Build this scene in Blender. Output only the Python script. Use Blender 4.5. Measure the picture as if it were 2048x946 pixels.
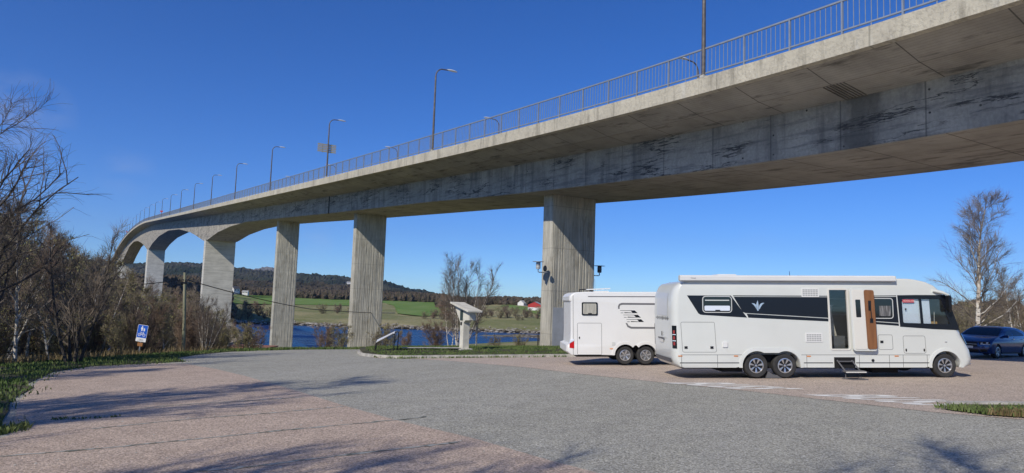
import bpy, bmesh, math, random
import numpy as np
from math import *
from mathutils import Vector, Matrix
from mathutils.geometry import tessellate_polygon, delaunay_2d_cdt
for o in list(bpy.data.objects): bpy.data.objects.remove(o)
SC = bpy.context.scene; COL = SC.collection
# ---------------------------------------------------------------- camera
F = 1400.; CH = 2.04; ROLL = .034; HY = 600.
PITCH = atan((HY-473)*cos(ROLL)/F)
RM = Matrix.Rotation(pi/2+PITCH, 3, 'X') @ Matrix.Rotation(ROLL, 3, 'Z')
cam = bpy.data.cameras.new('camera'); co = bpy.data.objects.new('camera', cam); COL.objects.link(co)
cam.sensor_width = 36; cam.lens = 36*F/2048; cam.clip_end = 20000; cam.clip_start = .1
co.matrix_world = Matrix.Translation((0, 0, CH)) @ RM.to_4x4()
SC.camera = co
# ---------------------------------------------------------------- light
SUN_T = Vector((.56, .83, 0)).normalized()           # horizontal travel direction of the light
ELEV = radians(38)
w = bpy.data.worlds.new('World'); SC.world = w; w.use_nodes = True
nt = w.node_tree; N = nt.nodes; L = nt.links; N.clear()
out = N.new('ShaderNodeOutputWorld'); bg = N.new('ShaderNodeBackground'); sky = N.new('ShaderNodeTexSky')
sky.sky_type = 'NISHITA'; sky.sun_disc = False; sky.sun_elevation = ELEV
sky.sun_rotation = atan2(-SUN_T.x, -SUN_T.y); sky.air_density = .72; sky.dust_density = .05; sky.ozone_density = 2.2; sky.altitude = 0
bg.inputs[1].default_value = .12
# faint cloud wisps: direction based, part of the sky
tc = N.new('ShaderNodeTexCoord'); no = N.new('ShaderNodeTexNoise'); no.inputs['Scale'].default_value = 14; no.inputs['Detail'].default_value = 6
mp = N.new('ShaderNodeMapping'); mp.inputs['Scale'].default_value = (1, 1, 2.2)
L.new(tc.outputs['Generated'], mp.inputs[0]); L.new(mp.outputs[0], no.inputs[0])
def pxdir(px, py):
    return (RM @ Vector(((px-1024)/F, (473-py)/F, -1))).normalized()
acc = None
for px, py, rad, amt in ((45, 232, .045, .30), (250, 340, .03, .13), (628, 487, .022, .16), (1880, 555, .05, .22), (1520, 500, .03, .06)):
    d = N.new('ShaderNodeVectorMath'); d.operation = 'DISTANCE'; L.new(tc.outputs['Generated'], d.inputs[0]); d.inputs[1].default_value = pxdir(px, py)
    m = N.new('ShaderNodeMapRange'); m.inputs[1].default_value = rad*1.3; m.inputs[2].default_value = rad*.1; m.inputs[3].default_value = 0; m.inputs[4].default_value = amt; L.new(d.outputs['Value'], m.inputs[0])
    if acc is None: acc = m.outputs[0]
    else:
        a = N.new('ShaderNodeMath'); a.operation = 'ADD'; L.new(acc, a.inputs[0]); L.new(m.outputs[0], a.inputs[1]); acc = a.outputs[0]
r = N.new('ShaderNodeMapRange'); r.inputs[1].default_value = .40; r.inputs[2].default_value = .68; L.new(no.outputs[0], r.inputs[0])
mu = N.new('ShaderNodeMath'); mu.operation = 'MULTIPLY'; L.new(acc, mu.inputs[0]); L.new(r.outputs[0], mu.inputs[1])
hs = N.new('ShaderNodeHueSaturation'); hs.inputs['Saturation'].default_value = 1.28; L.new(sky.outputs[0], hs.inputs['Color'])
tn_ = N.new('ShaderNodeMix'); tn_.data_type = 'RGBA'; tn_.blend_type = 'MULTIPLY'; tn_.inputs[0].default_value = 1; tn_.inputs[7].default_value = (.62, .93, 1.42, 1); L.new(hs.outputs[0], tn_.inputs[6])
mx = N.new('ShaderNodeMix'); mx.data_type = 'RGBA'; mx.inputs[7].default_value = (6.5, 6.6, 7.2, 1)
L.new(mu.outputs[0], mx.inputs[0]); L.new(tn_.outputs[2], mx.inputs[6]); L.new(mx.outputs[2], bg.inputs[0]); L.new(bg.outputs[0], out.inputs[0])
sl = bpy.data.lights.new('sun', 'SUN'); so = bpy.data.objects.new('sun', sl); COL.objects.link(so)
sl.energy = 5.0; sl.angle = radians(.53); sl.color = (1, .93, .81)
sd = Vector((SUN_T.x*cos(ELEV), SUN_T.y*cos(ELEV), -sin(ELEV)))
so.rotation_euler = sd.to_track_quat('-Z', 'Y').to_euler(); so.location = (0, 0, 60)
vs = SC.view_settings; vs.view_transform = 'Standard'; vs.look = 'None'; vs.gamma = 1; vs.use_curve_mapping = False; vs.exposure = -.33
# ---------------------------------------------------------------- helpers
def ray(px, py): return RM @ Vector(((px-1024)/F, (473-py)/F, -1))
def at(px, py, Y):
    v = ray(px, py); return v*(Y/v.y) + Vector((0, 0, CH))
def tag(o, label=None, cat=None, group=None, kind=None):
    if label: o['label'] = label
    if cat: o['category'] = cat
    if group: o['group'] = group
    if kind: o['kind'] = kind
    return o
def empty(name, loc=(0, 0, 0), rot=(0, 0, 0), label=None, cat=None, group=None):
    o = bpy.data.objects.new(name, None); COL.objects.link(o); o.location = loc; o.rotation_euler = rot
    o.empty_display_size = .3
    return tag(o, label, cat, group)
class MB:
    def __init__(s): s.v = []; s.f = []
    def add(s, vs, fs):
        n = len(s.v); s.v += [tuple(p) for p in vs]; s.f += [tuple(i+n for i in f) for f in fs]; return s
    def box(s, a, b, M=None):
        (x0, y0, z0), (x1, y1, z1) = a, b
        vs = [(x0, y0, z0), (x1, y0, z0), (x1, y1, z0), (x0, y1, z0), (x0, y0, z1), (x1, y0, z1), (x1, y1, z1), (x0, y1, z1)]
        if M is not None: vs = [M @ Vector(p) for p in vs]
        return s.add(vs, [(0, 3, 2, 1), (4, 5, 6, 7), (0, 1, 5, 4), (1, 2, 6, 5), (2, 3, 7, 6), (3, 0, 4, 7)])
    def tube(s, pts, rad, n=8, cap=True):
        pts = [Vector(p) for p in pts]
        if not hasattr(rad, '__len__'): rad = [rad]*len(pts)
        base = len(s.v); prev = None
        for i, p in enumerate(pts):
            d = (pts[min(i+1, len(pts)-1)] - pts[max(i-1, 0)])
            d = d.normalized() if d.length > 1e-9 else Vector((0, 0, 1))
            if prev is None:
                a = Vector((0, 0, 1)) if abs(d.z) < .9 else Vector((1, 0, 0)); u = d.cross(a).normalized()
            else: u = (prev - d*prev.dot(d)).normalized()
            prev = u; v = d.cross(u)
            for k in range(n):
                t = 2*pi*k/n; s.v.append(tuple(p + (u*cos(t)+v*sin(t))*rad[i]))
        for i in range(len(pts)-1):
            for k in range(n):
                a = base+i*n+k; b = base+i*n+(k+1) % n; s.f.append((a, b, b+n, a+n))
        if cap:
            s.f.append(tuple(base+k for k in range(n))[::-1]); s.f.append(tuple(base+(len(pts)-1)*n+k for k in range(n)))
        return s
    def plate(s, poly, y0, y1, holes=(), xf=None, mapf=None):
        """2-D polygon (x,z) with holes, extruded from y0 to y1"""
        loops = [list(poly)]+[list(h) for h in holes]
        mapf = mapf or (lambda x, y, z: (x, y, z))
        flat = [p for l in loops for p in l]; n = len(flat)
        tris = tessellate_polygon([[Vector((x, z, 0)) for x, z in l] for l in loops])
        vs = [mapf(x, y0, z) for x, z in flat]+[mapf(x, y1, z) for x, z in flat]
        fs = [tuple(t) for t in tris]+[tuple(i+n for i in t)[::-1] for t in tris]
        k = 0
        for l in loops:
            m = len(l)
            for i in range(m): a = k+i; b = k+(i+1) % m; fs.append((a, b, b+n, a+n))
            k += m
        return s.add(vs, fs)
    def lathe(s, prof, n=24, axis='Y', c=(0, 0, 0), caps=True):
        """prof: (r, h) pairs revolved around axis through c"""
        base = len(s.v)
        for r_, h in prof:
            for k in range(n):
                t = 2*pi*k/n; a, b = r_*cos(t), r_*sin(t)
                p = (a, h, b) if axis == 'Y' else (a, b, h)
                s.v.append((p[0]+c[0], p[1]+c[1], p[2]+c[2]))
        for i in range(len(prof)-1):
            for k in range(n):
                a = base+i*n+k; b = base+i*n+(k+1) % n; s.f.append((a, b, b+n, a+n))
        if caps: s.f.append(tuple(base+k for k in range(n))); s.f.append(tuple(base+(len(prof)-1)*n+k for k in range(n)))
        return s
    def loft(s, rings, close=True, caps=False):
        base = len(s.v); n = len(rings[0])
        for r_ in rings: s.v += [tuple(p) for p in r_]
        for i in range(len(rings)-1):
            for k in range(n if close else n-1):
                a = base+i*n+k; b = base+i*n+(k+1) % n; s.f.append((a, b, b+n, a+n))
        if caps: s.f.append(tuple(range(base, base+n))); s.f.append(tuple(range(base+(len(rings)-1)*n, base+len(rings)*n)))
        return s
    def build(s, name, mat, parent=None, smooth=None, bevel=0, fixn=True):
        me = bpy.data.meshes.new(name); me.from_pydata(s.v, [], s.f)
        if fixn:
            bm = bmesh.new(); bm.from_mesh(me); bmesh.ops.recalc_face_normals(bm, faces=bm.faces[:]); bm.to_mesh(me); bm.free()
        if mat: me.materials.append(mat)
        if smooth is not None:
            for p in me.polygons: p.use_smooth = True
            me.set_sharp_from_angle(angle=radians(smooth))
        me.update()
        o = bpy.data.objects.new(name, me); COL.objects.link(o)
        if parent: o.parent = parent
        if bevel:
            b = o.modifiers.new('bevel', 'BEVEL'); b.width = bevel; b.segments = 2; b.limit_method = 'ANGLE'; b.angle_limit = radians(40)
        return o
def rr(x0, z0, x1, z1, r=.04, n=5, sh=0):
    """rounded rectangle; sh shears x with z"""
    pts = []
    for cx, cz, a0 in ((x1-r, z0+r, -90), (x1-r, z1-r, 0), (x0+r, z1-r, 90), (x0+r, z0+r, 180)):
        for k in range(n+1):
            a = radians(a0+90*k/n); x = cx+r*cos(a); z = cz+r*sin(a); pts.append((x+sh*(z-z0), z))
    return pts
def rpoly(pts, r=.03, n=3):
    """round the corners of a polygon"""
    o = []; m = len(pts)
    for i in range(m):
        p = Vector(pts[i]); a = (Vector(pts[i-1])-p); b = (Vector(pts[(i+1) % m])-p)
        q = min(r, a.length*.45, b.length*.45); a = p+a.normalized()*q; b = p+b.normalized()*q
        for k in range(n+1):
            t = k/n; o.append(tuple(a*(1-t)**2+p*2*t*(1-t)+b*t*t))
    return o
def dup(root, loc=None, rot=None, scale=None, label=None, group=None):
    def cp(o, par):
        c = o.copy(); COL.objects.link(c); c.parent = par
        for ch in o.children: cp(ch, c)
        return c
    c = cp(root, None)
    if loc is not None: c.location = loc
    if rot is not None: c.rotation_euler = rot
    if scale is not None: c.scale = scale
    if label: c['label'] = label
    if group: c['group'] = group
    return c
# ---- materials
def mat(name, col=(.5, .5, .5), rough=.6, metal=0, spec=.5, noise=None, bump=None, coord='Object', alpha=None, trans=0, ior=1.45, coat=0, emit=None):
    m = bpy.data.materials.new(name); m.use_nodes = True; t = m.node_tree; b = t.nodes['Principled BSDF']
    b.inputs['Base Color'].default_value = (*col, 1); b.inputs['Roughness'].default_value = rough; b.inputs['Metallic'].default_value = metal
    b.inputs['Specular IOR Level'].default_value = spec; b.inputs['IOR'].default_value = ior
    b.inputs['Transmission Weight'].default_value = trans; b.inputs['Coat Weight'].default_value = coat
    if noise:
        sc, c2, lo, hi = noise[:4]
        tcn = t.nodes.new('ShaderNodeTexCoord'); n = t.nodes.new('ShaderNodeTexNoise'); n.inputs['Scale'].default_value = sc; n.inputs['Detail'].default_value = 8
        mpn = t.nodes.new('ShaderNodeMapping'); mpn.inputs['Scale'].default_value = noise[4] if len(noise) > 4 else (1, 1, 1)
        t.links.new(tcn.outputs[coord], mpn.inputs[0]); t.links.new(mpn.outputs[0], n.inputs[0])
        rg = t.nodes.new('ShaderNodeMapRange'); rg.inputs[1].default_value = lo; rg.inputs[2].default_value = hi; t.links.new(n.outputs[0], rg.inputs[0])
        x = t.nodes.new('ShaderNodeMix'); x.data_type = 'RGBA'; x.inputs[6].default_value = (*col, 1); x.inputs[7].default_value = (*c2, 1)
        t.links.new(rg.outputs[0], x.inputs[0]); t.links.new(x.outputs[2], b.inputs['Base Color'])
    if bump:
        tcn = t.nodes.new('ShaderNodeTexCoord'); n = t.nodes.new('ShaderNodeTexNoise'); n.inputs['Scale'].default_value = bump[0]; n.inputs['Detail'].default_value = 6
        bu = t.nodes.new('ShaderNodeBump'); bu.inputs['Strength'].default_value = bump[1]; bu.inputs['Distance'].default_value = bump[2]
        t.links.new(tcn.outputs[coord], n.inputs[0]); t.links.new(n.outputs[0], bu.inputs['Height']); t.links.new(bu.outputs[0], b.inputs['Normal'])
    return m
class NG:
    """tiny node-graph writer"""
    def __init__(s, m): s.t = m.node_tree; s.b = s.t.nodes['Principled BSDF']
    def n(s, k, **kw):
        x = s.t.nodes.new(k)
        for a, v in kw.items(): setattr(x, a, v)
        return x
    def l(s, a, b): s.t.links.new(a, b)
    def pos(s, rot=0, scale=(1, 1, 1)):
        g = s.n('ShaderNodeNewGeometry'); m = s.n('ShaderNodeMapping', vector_type='TEXTURE' if False else 'POINT')
        r_ = s.n('ShaderNodeVectorRotate', rotation_type='Z_AXIS'); r_.inputs['Angle'].default_value = rot
        s.l(g.outputs['Position'], r_.inputs['Vector']); m.inputs['Scale'].default_value = scale; s.l(r_.outputs[0], m.inputs[0]); return m.outputs[0]
    def noise(s, vec, sc=1, det=6, rough=.55, lo=0, hi=1, o0=0, o1=1):
        x = s.n('ShaderNodeTexNoise'); x.inputs['Scale'].default_value = sc; x.inputs['Detail'].default_value = det; x.inputs['Roughness'].default_value = rough
        s.l(vec, x.inputs[0]); return s.rng(x.outputs[0], lo, hi, o0, o1)
    def rng(s, v, lo, hi, o0=0, o1=1):
        r_ = s.n('ShaderNodeMapRange'); s.l(v, r_.inputs[0])
        for i, q in zip((1, 2, 3, 4), (lo, hi, o0, o1)): r_.inputs[i].default_value = q
        return r_.outputs[0]
    def math(s, op, a, b=None):
        x = s.n('ShaderNodeMath', operation=op)
        for i, q in enumerate((a, b)):
            if q is None: continue
            if isinstance(q, (int, float)): x.inputs[i].default_value = q
            else: s.l(q, x.inputs[i])
        return x.outputs[0]
    def mix(s, f, a, b):
        x = s.n('ShaderNodeMix', data_type='RGBA')
        if isinstance(f, (int, float)): x.inputs[0].default_value = f
        else: s.l(f, x.inputs[0])
        for i, q in ((6, a), (7, b)):
            if isinstance(q, tuple): x.inputs[i].default_value = (*q, 1)
            else: s.l(q, x.inputs[i])
        return x.outputs[2]
    def sep(s, v): x = s.n('ShaderNodeSeparateXYZ'); s.l(v, x.inputs[0]); return x.outputs
    def lines(s, v, period, width, off=0.):
        """1 on thin lines every period"""
        a = s.math('MODULO', s.math('ADD', s.math('DIVIDE', v, period), 500.5+off), 1.)
        return s.math('LESS_THAN', s.math('ABSOLUTE', s.math('SUBTRACT', a, .5)), width/period)
    def color(s, c): s.l(c, s.b.inputs['Base Color'])
    def bump(s, h, strength=.5, dist=.02):
        b = s.n('ShaderNodeBump'); b.inputs['Strength'].default_value = strength; b.inputs['Distance'].default_value = dist
        s.l(h, b.inputs['Height']); s.l(b.outputs[0], s.b.inputs['Normal'])
HEAD = radians(31.5)
def m_asphalt(name, base, warm, dark, light, speck=.5):
    m = mat(name, base, .93, spec=.25); g = NG(m); p = g.pos()
    big = g.noise(p, .22, 5, .6, .3, .7); mid = g.noise(p, 1.7, 5, .6, .35, .65); fine = g.noise(p, 26, 3, .75, .36, .64); vf = g.noise(p, 42, 2, .6, .58, .68)
    c = g.mix(big, base, warm); c = g.mix(g.math('MULTIPLY', mid, .35), c, dark)
    c = g.mix(g.math('MULTIPLY', fine, .55), c, dark); c = g.mix(g.math('MULTIPLY', vf, speck), c, light)
    # long worn wheel-track tint along the driving direction
    ps = g.pos(radians(28), (.5, .06, 1)); tr = g.noise(ps, 1., 4, .6, .45, .7); c = g.mix(g.math('MULTIPLY', tr, .07), c, light)
    vo = g.n('ShaderNodeTexVoronoi'); vo.inputs['Scale'].default_value = 48; g.l(p, vo.inputs['Vector']); cs = g.n('ShaderNodeSeparateColor'); g.l(vo.outputs['Color'], cs.inputs[0])
    gr_ = g.rng(cs.outputs[0], 0, 1, .56, 1.44); hv = g.n('ShaderNodeHueSaturation'); g.l(c, hv.inputs['Color']); g.l(gr_, hv.inputs['Value']); c = hv.outputs[0]
    g.color(c); g.bump(g.math('ADD', fine, vf), .55, .012); return m
M = {}
M['asphalt'] = m_asphalt('grey_asphalt', (.415, .40, .325), (.445, .43, .345), (.20, .195, .175), (.80, .78, .72), .8)
M['pink'] = m_asphalt('pink_asphalt', (.57, .45, .35), (.61, .48, .37), (.28, .215, .175), (.75, .66, .57), .5)
M['pink2'] = m_asphalt('pale_pink_asphalt', (.54, .445, .36), (.58, .48, .39), (.33, .265, .215), (.76, .68, .60), .4)
M['seam'] = mat('seam_asphalt', (.40, .40, .36), .95, noise=(7, (.12, .13, .10), .45, .6))
M['paint'] = mat('road_paint', (.80, .79, .73), .7, noise=(9, (.5, .45, .4), .6, .8))
M['kerb'] = mat('kerb_concrete', (.48, .46, .41), .9, noise=(3, (.28, .27, .24), .45, .7), bump=(40, .3, .01))
def m_conc(name, kind):
    m = mat(name, (.3, .3, .28), .92, spec=.25); g = NG(m); p = g.pos(-HEAD); x, y, z = g.sep(p)[:3]
    blot = g.noise(p, .55, 7, .62, .35, .68); fine = g.noise(p, 9, 5, .6, .3, .7)
    if kind == 'web':
        c = g.mix(blot, (.54, .49, .40), (.33, .305, .255))
        c = g.mix(g.math('MULTIPLY', fine, .35), c, (.12, .12, .12))
        # horizontal leak stains
        ps = g.pos(-HEAD, (.3, .22, 2.6)); st = g.noise(ps, 1.1, 8, .72, .52, .60); c = g.mix(g.math('MULTIPLY', st, .45), c, (.12, .12, .12))
        for k_, (sc_, wd_) in enumerate((((.5, .10, .9), .010), ((.5, .16, 1.5), .007))):
            v_ = g.n('ShaderNodeTexNoise'); v_.inputs['Scale'].default_value = 1; v_.inputs['Detail'].default_value = 9; v_.inputs['Roughness'].default_value = .62; g.l(g.pos(-HEAD, sc_), v_.inputs[0])
            ln = g.math('LESS_THAN', g.math('ABSOLUTE', g.math('SUBTRACT', v_.outputs[0], .5+.02*k_)), wd_); mk_ = g.noise(g.pos(-HEAD, (.5, .25, .8)), 1, 3, .5, .46, .56); c = g.mix(g.math('MULTIPLY', g.math('MULTIPLY', ln, mk_), .85), c, (.05, .05, .05))
        ps2 = g.pos(-HEAD, (.6, 1.5, .22)); s2 = g.noise(ps2, 1.0, 6, .6, .55, .72); c = g.mix(g.math('MULTIPLY', s2, .6), c, (.09, .09, .09))
        nb = g.noise(g.pos(-HEAD, (1, 1.2, .5)), 1.3, 6, .65, .3, .7, -.35, .35); bd_ = g.rng(g.math('ABSOLUTE', g.math('ADD', g.math('SUBTRACT', y, 14.75), nb)), .35, .95, 1, 0); c = g.mix(g.math('MULTIPLY', bd_, .7), c, (.09, .085, .075))
        tp = g.rng(g.noise(g.pos(-HEAD, (.5, .9, .08)), 1, 6, .65), .52, .66, 0, 1); c = g.mix(g.math('MULTIPLY', tp, .5), c, (.15, .145, .13))
        jn = g.lines(y, 3.1, .028); c = g.mix(g.math('MULTIPLY', jn, .5), c, (.06, .06, .06))
        # rounded tie-bolt holes
        hx = g.math('SUBTRACT', g.math('MODULO', g.math('ADD', y, 500.), 1.55), .775); hz = g.math('SUBTRACT', g.math('MODULO', g.math('ADD', g.math('SUBTRACT', z, g.math('MULTIPLY', y, .06)), 50.), .8), .4)
        hh = g.math('LESS_THAN', g.math('ADD', g.math('MULTIPLY', hx, hx), g.math('MULTIPLY', hz, hz)), .0016); c = g.mix(g.math('MULTIPLY', hh, g.noise(p, .9, 2, .5, .45, .6)), c, (.02, .02, .02))
        g.color(c); g.bump(g.math('ADD', g.math('MULTIPLY', fine, .5), g.math('MULTIPLY', jn, -1.)), .5, .02)
    elif kind == 'soffit':
        c = g.mix(blot, (.46, .43, .37), (.31, .29, .25)); bd = g.lines(x, .14, .006); c = g.mix(g.math('MULTIPLY', bd, .4), c, (.09, .085, .08))
        ps = g.pos(-HEAD, (1.6, .3, 1)); st = g.noise(ps, 1.3, 7, .7, .55, .66); c = g.mix(g.math('MULTIPLY', st, .7), c, (.07, .068, .06))
        jn = g.lines(y, 3.1, .022, .2); c = g.mix(g.math('MULTIPLY', jn, .7), c, (.05, .05, .045)); kn = g.lines(x, 1.9, .015, .3); c = g.mix(g.math('MULTIPLY', kn, .5), c, (.05, .05, .045))
        g.color(c); g.bump(g.math('SUBTRACT', fine, bd), .4, .01)
    elif kind == 'beam':
        c = g.mix(blot, (.58, .53, .41), (.46, .42, .33)); ps = g.pos(-HEAD, (1, 1.4, .25)); st = g.noise(ps, 1.5, 8, .68, .52, .66); c = g.mix(g.math('MULTIPLY', st, .6), c, (.20, .18, .14))
        s3 = g.noise(ps, .8, 4, .5, .6, .7); c = g.mix(g.math('MULTIPLY', s3, .5), c, (.62, .60, .53))
        mo = g.noise(p, 9, 5, .7, .48, .68); c = g.mix(g.math('MULTIPLY', mo, .35), c, (.22, .20, .16)); jn = g.lines(y, 6.2, .03); c = g.mix(g.math('MULTIPLY', jn, .5), c, (.16, .15, .12))
        g.color(c); g.bump(g.math('ADD', fine, mo), .5, .015)
    elif kind == 'pier':
        c = g.mix(blot, (.60, .57, .475), (.42, .405, .345)); ps = g.pos(-HEAD, (7, 7, .35)); st = g.noise(ps, 1.0, 8, .7, .45, .62); c = g.mix(g.math('MULTIPLY', st, .5), c, (.30, .285, .24))
        pw = g.pos(-HEAD, (1.1, 1.1, .5)); pt_ = g.noise(pw, 1., 7, .72, .54, .62); c = g.mix(g.math('MULTIPLY', pt_, .45), c, (.24, .215, .16))
        fl = g.noise(g.pos(-HEAD, (16, 16, .8)), 1., 3, .6, .46, .58); c = g.mix(g.math('MULTIPLY', fl, .4), c, (.22, .205, .17))
        ps2 = g.pos(-HEAD, (2.2, 2.2, .12)); s2 = g.noise(ps2, 1.0, 5, .6, .55, .7); c = g.mix(g.math('MULTIPLY', s2, .55), c, (.62, .59, .50))
        jn = g.lines(z, 2.7, .014); c = g.mix(g.math('MULTIPLY', jn, .45), c, (.10, .095, .085)); g.color(c); g.bump(g.math('ADD', st, g.math('MULTIPLY', fine, .3)), .55, .02)
    elif kind == 'smooth':
        c = g.mix(blot, (.64, .61, .52), (.52, .495, .42)); ps = g.pos(-HEAD, (.25, .25, 3.)); st = g.noise(ps, 1.0, 7, .7, .48, .66); c = g.mix(g.math('MULTIPLY', st, .5), c, (.27, .26, .22))
        jn = g.lines(z, 3.0, .03); c = g.mix(g.math('MULTIPLY', jn, .3), c, (.12, .115, .10)); g.color(c); g.bump(st, .4, .02)
    return m
for k in ('web', 'soffit', 'beam', 'pier', 'smooth'): M[k] = m_conc('concrete_'+k, k)
M['galv'] = mat('galvanised_steel', (.31, .345, .385), .5, metal=.3, noise=(4, (.25, .28, .32), .4, .7))
M['post'] = mat('lamp_pole_brown_steel', (.115, .10, .09), .6, metal=.3, noise=(5, (.19, .17, .15), .45, .7))
M['lamphead'] = mat('lamp_head_grey', (.62, .62, .60), .5)
M['black'] = mat('black_paint', (.012, .013, .015), .35)
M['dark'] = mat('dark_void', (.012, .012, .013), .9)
def m_ground():
    m = mat('grass_ground', (.08, .1, .03), .95, spec=.1); g = NG(m); p = g.pos(); x, y, z = g.sep(p)[:3]
    n1 = g.noise(p, .05, 8, .65, .35, .65); n2 = g.noise(p, .6, 6, .65, .35, .65); n3 = g.noise(p, 9, 4, .6, .3, .7); n4 = g.noise(p, .021, 5, .6, .42, .58)
    c = g.mix(n1, (.19, .205, .07), (.36, .31, .165)); c = g.mix(g.math('MULTIPLY', n2, .55), c, (.52, .44, .26)); c = g.mix(g.math('MULTIPLY', n4, .55), c, (.11, .155, .045))
    c = g.mix(g.math('MULTIPLY', n3, .4), c, (.09, .10, .04))
    n5 = g.noise(p, .25, 7, .7, .5, .56)
    sh = g.rng(z, -12.15, -11.2, 1, 0); rock = g.math('MULTIPLY', sh, n5); c = g.mix(rock, c, (.46, .43, .38)); c = g.mix(g.math('MULTIPLY', sh, g.math('SUBTRACT', 1., n5)), c, (.15, .12, .07))
    kelp = g.math('LESS_THAN', g.math('ADD', z, g.math('MULTIPLY', n2, .5)), -12.0); c = g.mix(kelp, c, (.025, .021, .014))
    g.color(c); g.bump(n2, .6, .3); return m
M['ground'] = m_ground()
M['soil'] = mat('soil_under_grass', (.045, .05, .02), .95, noise=(2.5, (.11, .085, .05), .45, .7), bump=(12, .6, .05))
M['field'] = mat('green_field', (.125, .21, .045), .95, noise=(.06, (.18, .25, .075), .35, .7, (1, .25, 1)), spec=.1, bump=(1.5, .4, .1))
M['hill'] = None
def m_blade(name, a, b, tr=.35):
    m = mat(name, a, .7, noise=(1.3, b, .35, .65), spec=.3); return m
M['blade'] = m_blade('grass_blades', (.07, .125, .028), (.14, .175, .06))
M['straw'] = m_blade('straw_blades', (.26, .20, .10), (.16, .12, .06))
M['twig'] = mat('bare_twigs', (.27, .22, .165), .85, noise=(1.5, (.15, .12, .09), .4, .6))
M['twig2'] = mat('reddish_twigs', (.26, .18, .125), .85, noise=(1.5, (.15, .11, .08), .4, .6))
M['twigd'] = mat('dark_twigs', (.12, .098, .08), .85, noise=(1.5, (.19, .155, .12), .4, .6))
M['bud'] = mat('spring_buds', (.36, .34, .12), .7, noise=(.8, (.22, .20, .08), .4, .6))
M['barkd'] = mat('dark_bark', (.05, .042, .035), .9, noise=(8, (.10, .085, .07), .45, .65), bump=(20, .6, .02))
mb_ = mat('birch_bark', (.66, .62, .55), .8); g = NG(mb_); tcn = g.n('ShaderNodeTexCoord'); mpn = g.n('ShaderNodeMapping'); mpn.inputs['Scale'].default_value = (2, 2, 7); g.l(tcn.outputs['Object'], mpn.inputs[0])
a = g.noise(mpn.outputs[0], 1.1, 5, .6, .54, .60); b_ = g.noise(mpn.outputs[0], .4, 3, .5, .4, .65); g.color(g.mix(a, g.mix(b_, (.68, .64, .56), (.42, .34, .26)), (.05, .042, .036))); M['birch'] = mb_
# water
m = mat('sea_water', (.006, .04, .11), .12, ior=1.33); g = NG(m); p = g.pos(0, (.45, 1.4, 1))
n1 = g.noise(p, .22, 8, .62); n2 = g.noise(g.pos(0, (.12, 1, 1)), .055, 6, .6, .5, .68); n3 = g.noise(g.pos(0, (.1, .8, 1)), .11, 6, .62, .60, .68)
g.bump(n1, 1., 2.2); c = g.mix(n2, (.004, .035, .11), (.02, .10, .24)); c = g.mix(g.math('MULTIPLY', n3, .55), c, (.26, .38, .50)); g.color(c)
g.l(g.rng(n2, 0, 1, .25, .45), g.b.inputs['Roughness']); g.b.inputs['Specular IOR Level'].default_value = .35; M['water'] = m
# ---------------------------------------------------------------- terrain
def sst(a, b, x): t = np.clip((x-a)/(b-a), 0, 1); return t*t*(3-2*t)
def Zlot(x, y):
    x = np.asarray(x, float); y = np.asarray(y, float); q = sst(8, 20, x)
    yy = np.clip(y, -30, 60)
    return .25+.035*np.clip(x, -25, 24)-.025*yy-.0008*np.maximum(0, yy-27)**2*(1-q)
def ZL(x, y): return float(Zlot(x, y))
EDGE = [(-19.5, -400), (-19.5, 26), (-18.5, 36), (-17.3, 43), (-15, 50), (-8, 52), (2, 52), (12, 54), (45, 60), (80, 130), (400, 330)]
def pinp(x, y, poly):
    x = np.asarray(x, float); y = np.asarray(y, float); ins = np.zeros(x.shape, bool); n = len(poly)
    for i in range(n):
        x0, y0 = poly[i]; x1, y1 = poly[(i+1) % n]
        if y0 == y1: continue
        c = ((y0 > y) != (y1 > y)) & (x < (x1-x0)*(y-y0)/(y1-y0)+x0); ins ^= c
    return ins
def edist(x, y):
    """distance outside EDGE (left/behind it) and nearest edge point"""
    x = np.asarray(x, float); y = np.asarray(y, float); best = np.full(x.shape, 1e9); nx = x.copy(); ny = y.copy()
    for (x0, y0), (x1, y1) in zip(EDGE, EDGE[1:]):
        dx, dy = x1-x0, y1-y0; t = np.clip(((x-x0)*dx+(y-y0)*dy)/(dx*dx+dy*dy), 0, 1); px = x0+t*dx; py = y0+t*dy
        d = np.hypot(x-px, y-py); k = d < best; best = np.where(k, d, best); nx = np.where(k, px, nx); ny = np.where(k, py, ny)
    ins = pinp(x, y, EDGE+[(5000, 330), (5000, -400)])
    return np.where(ins, 0, best), np.where(ins, x, nx), np.where(ins, y, ny)
def wob(x, y, s=1.): return (np.sin(x*.11*s+1.3)+np.sin(y*.083*s+.7)+np.sin((x+y)*.047*s)+.6*np.sin(x*.31*s-y*.27*s))/3.6
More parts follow.
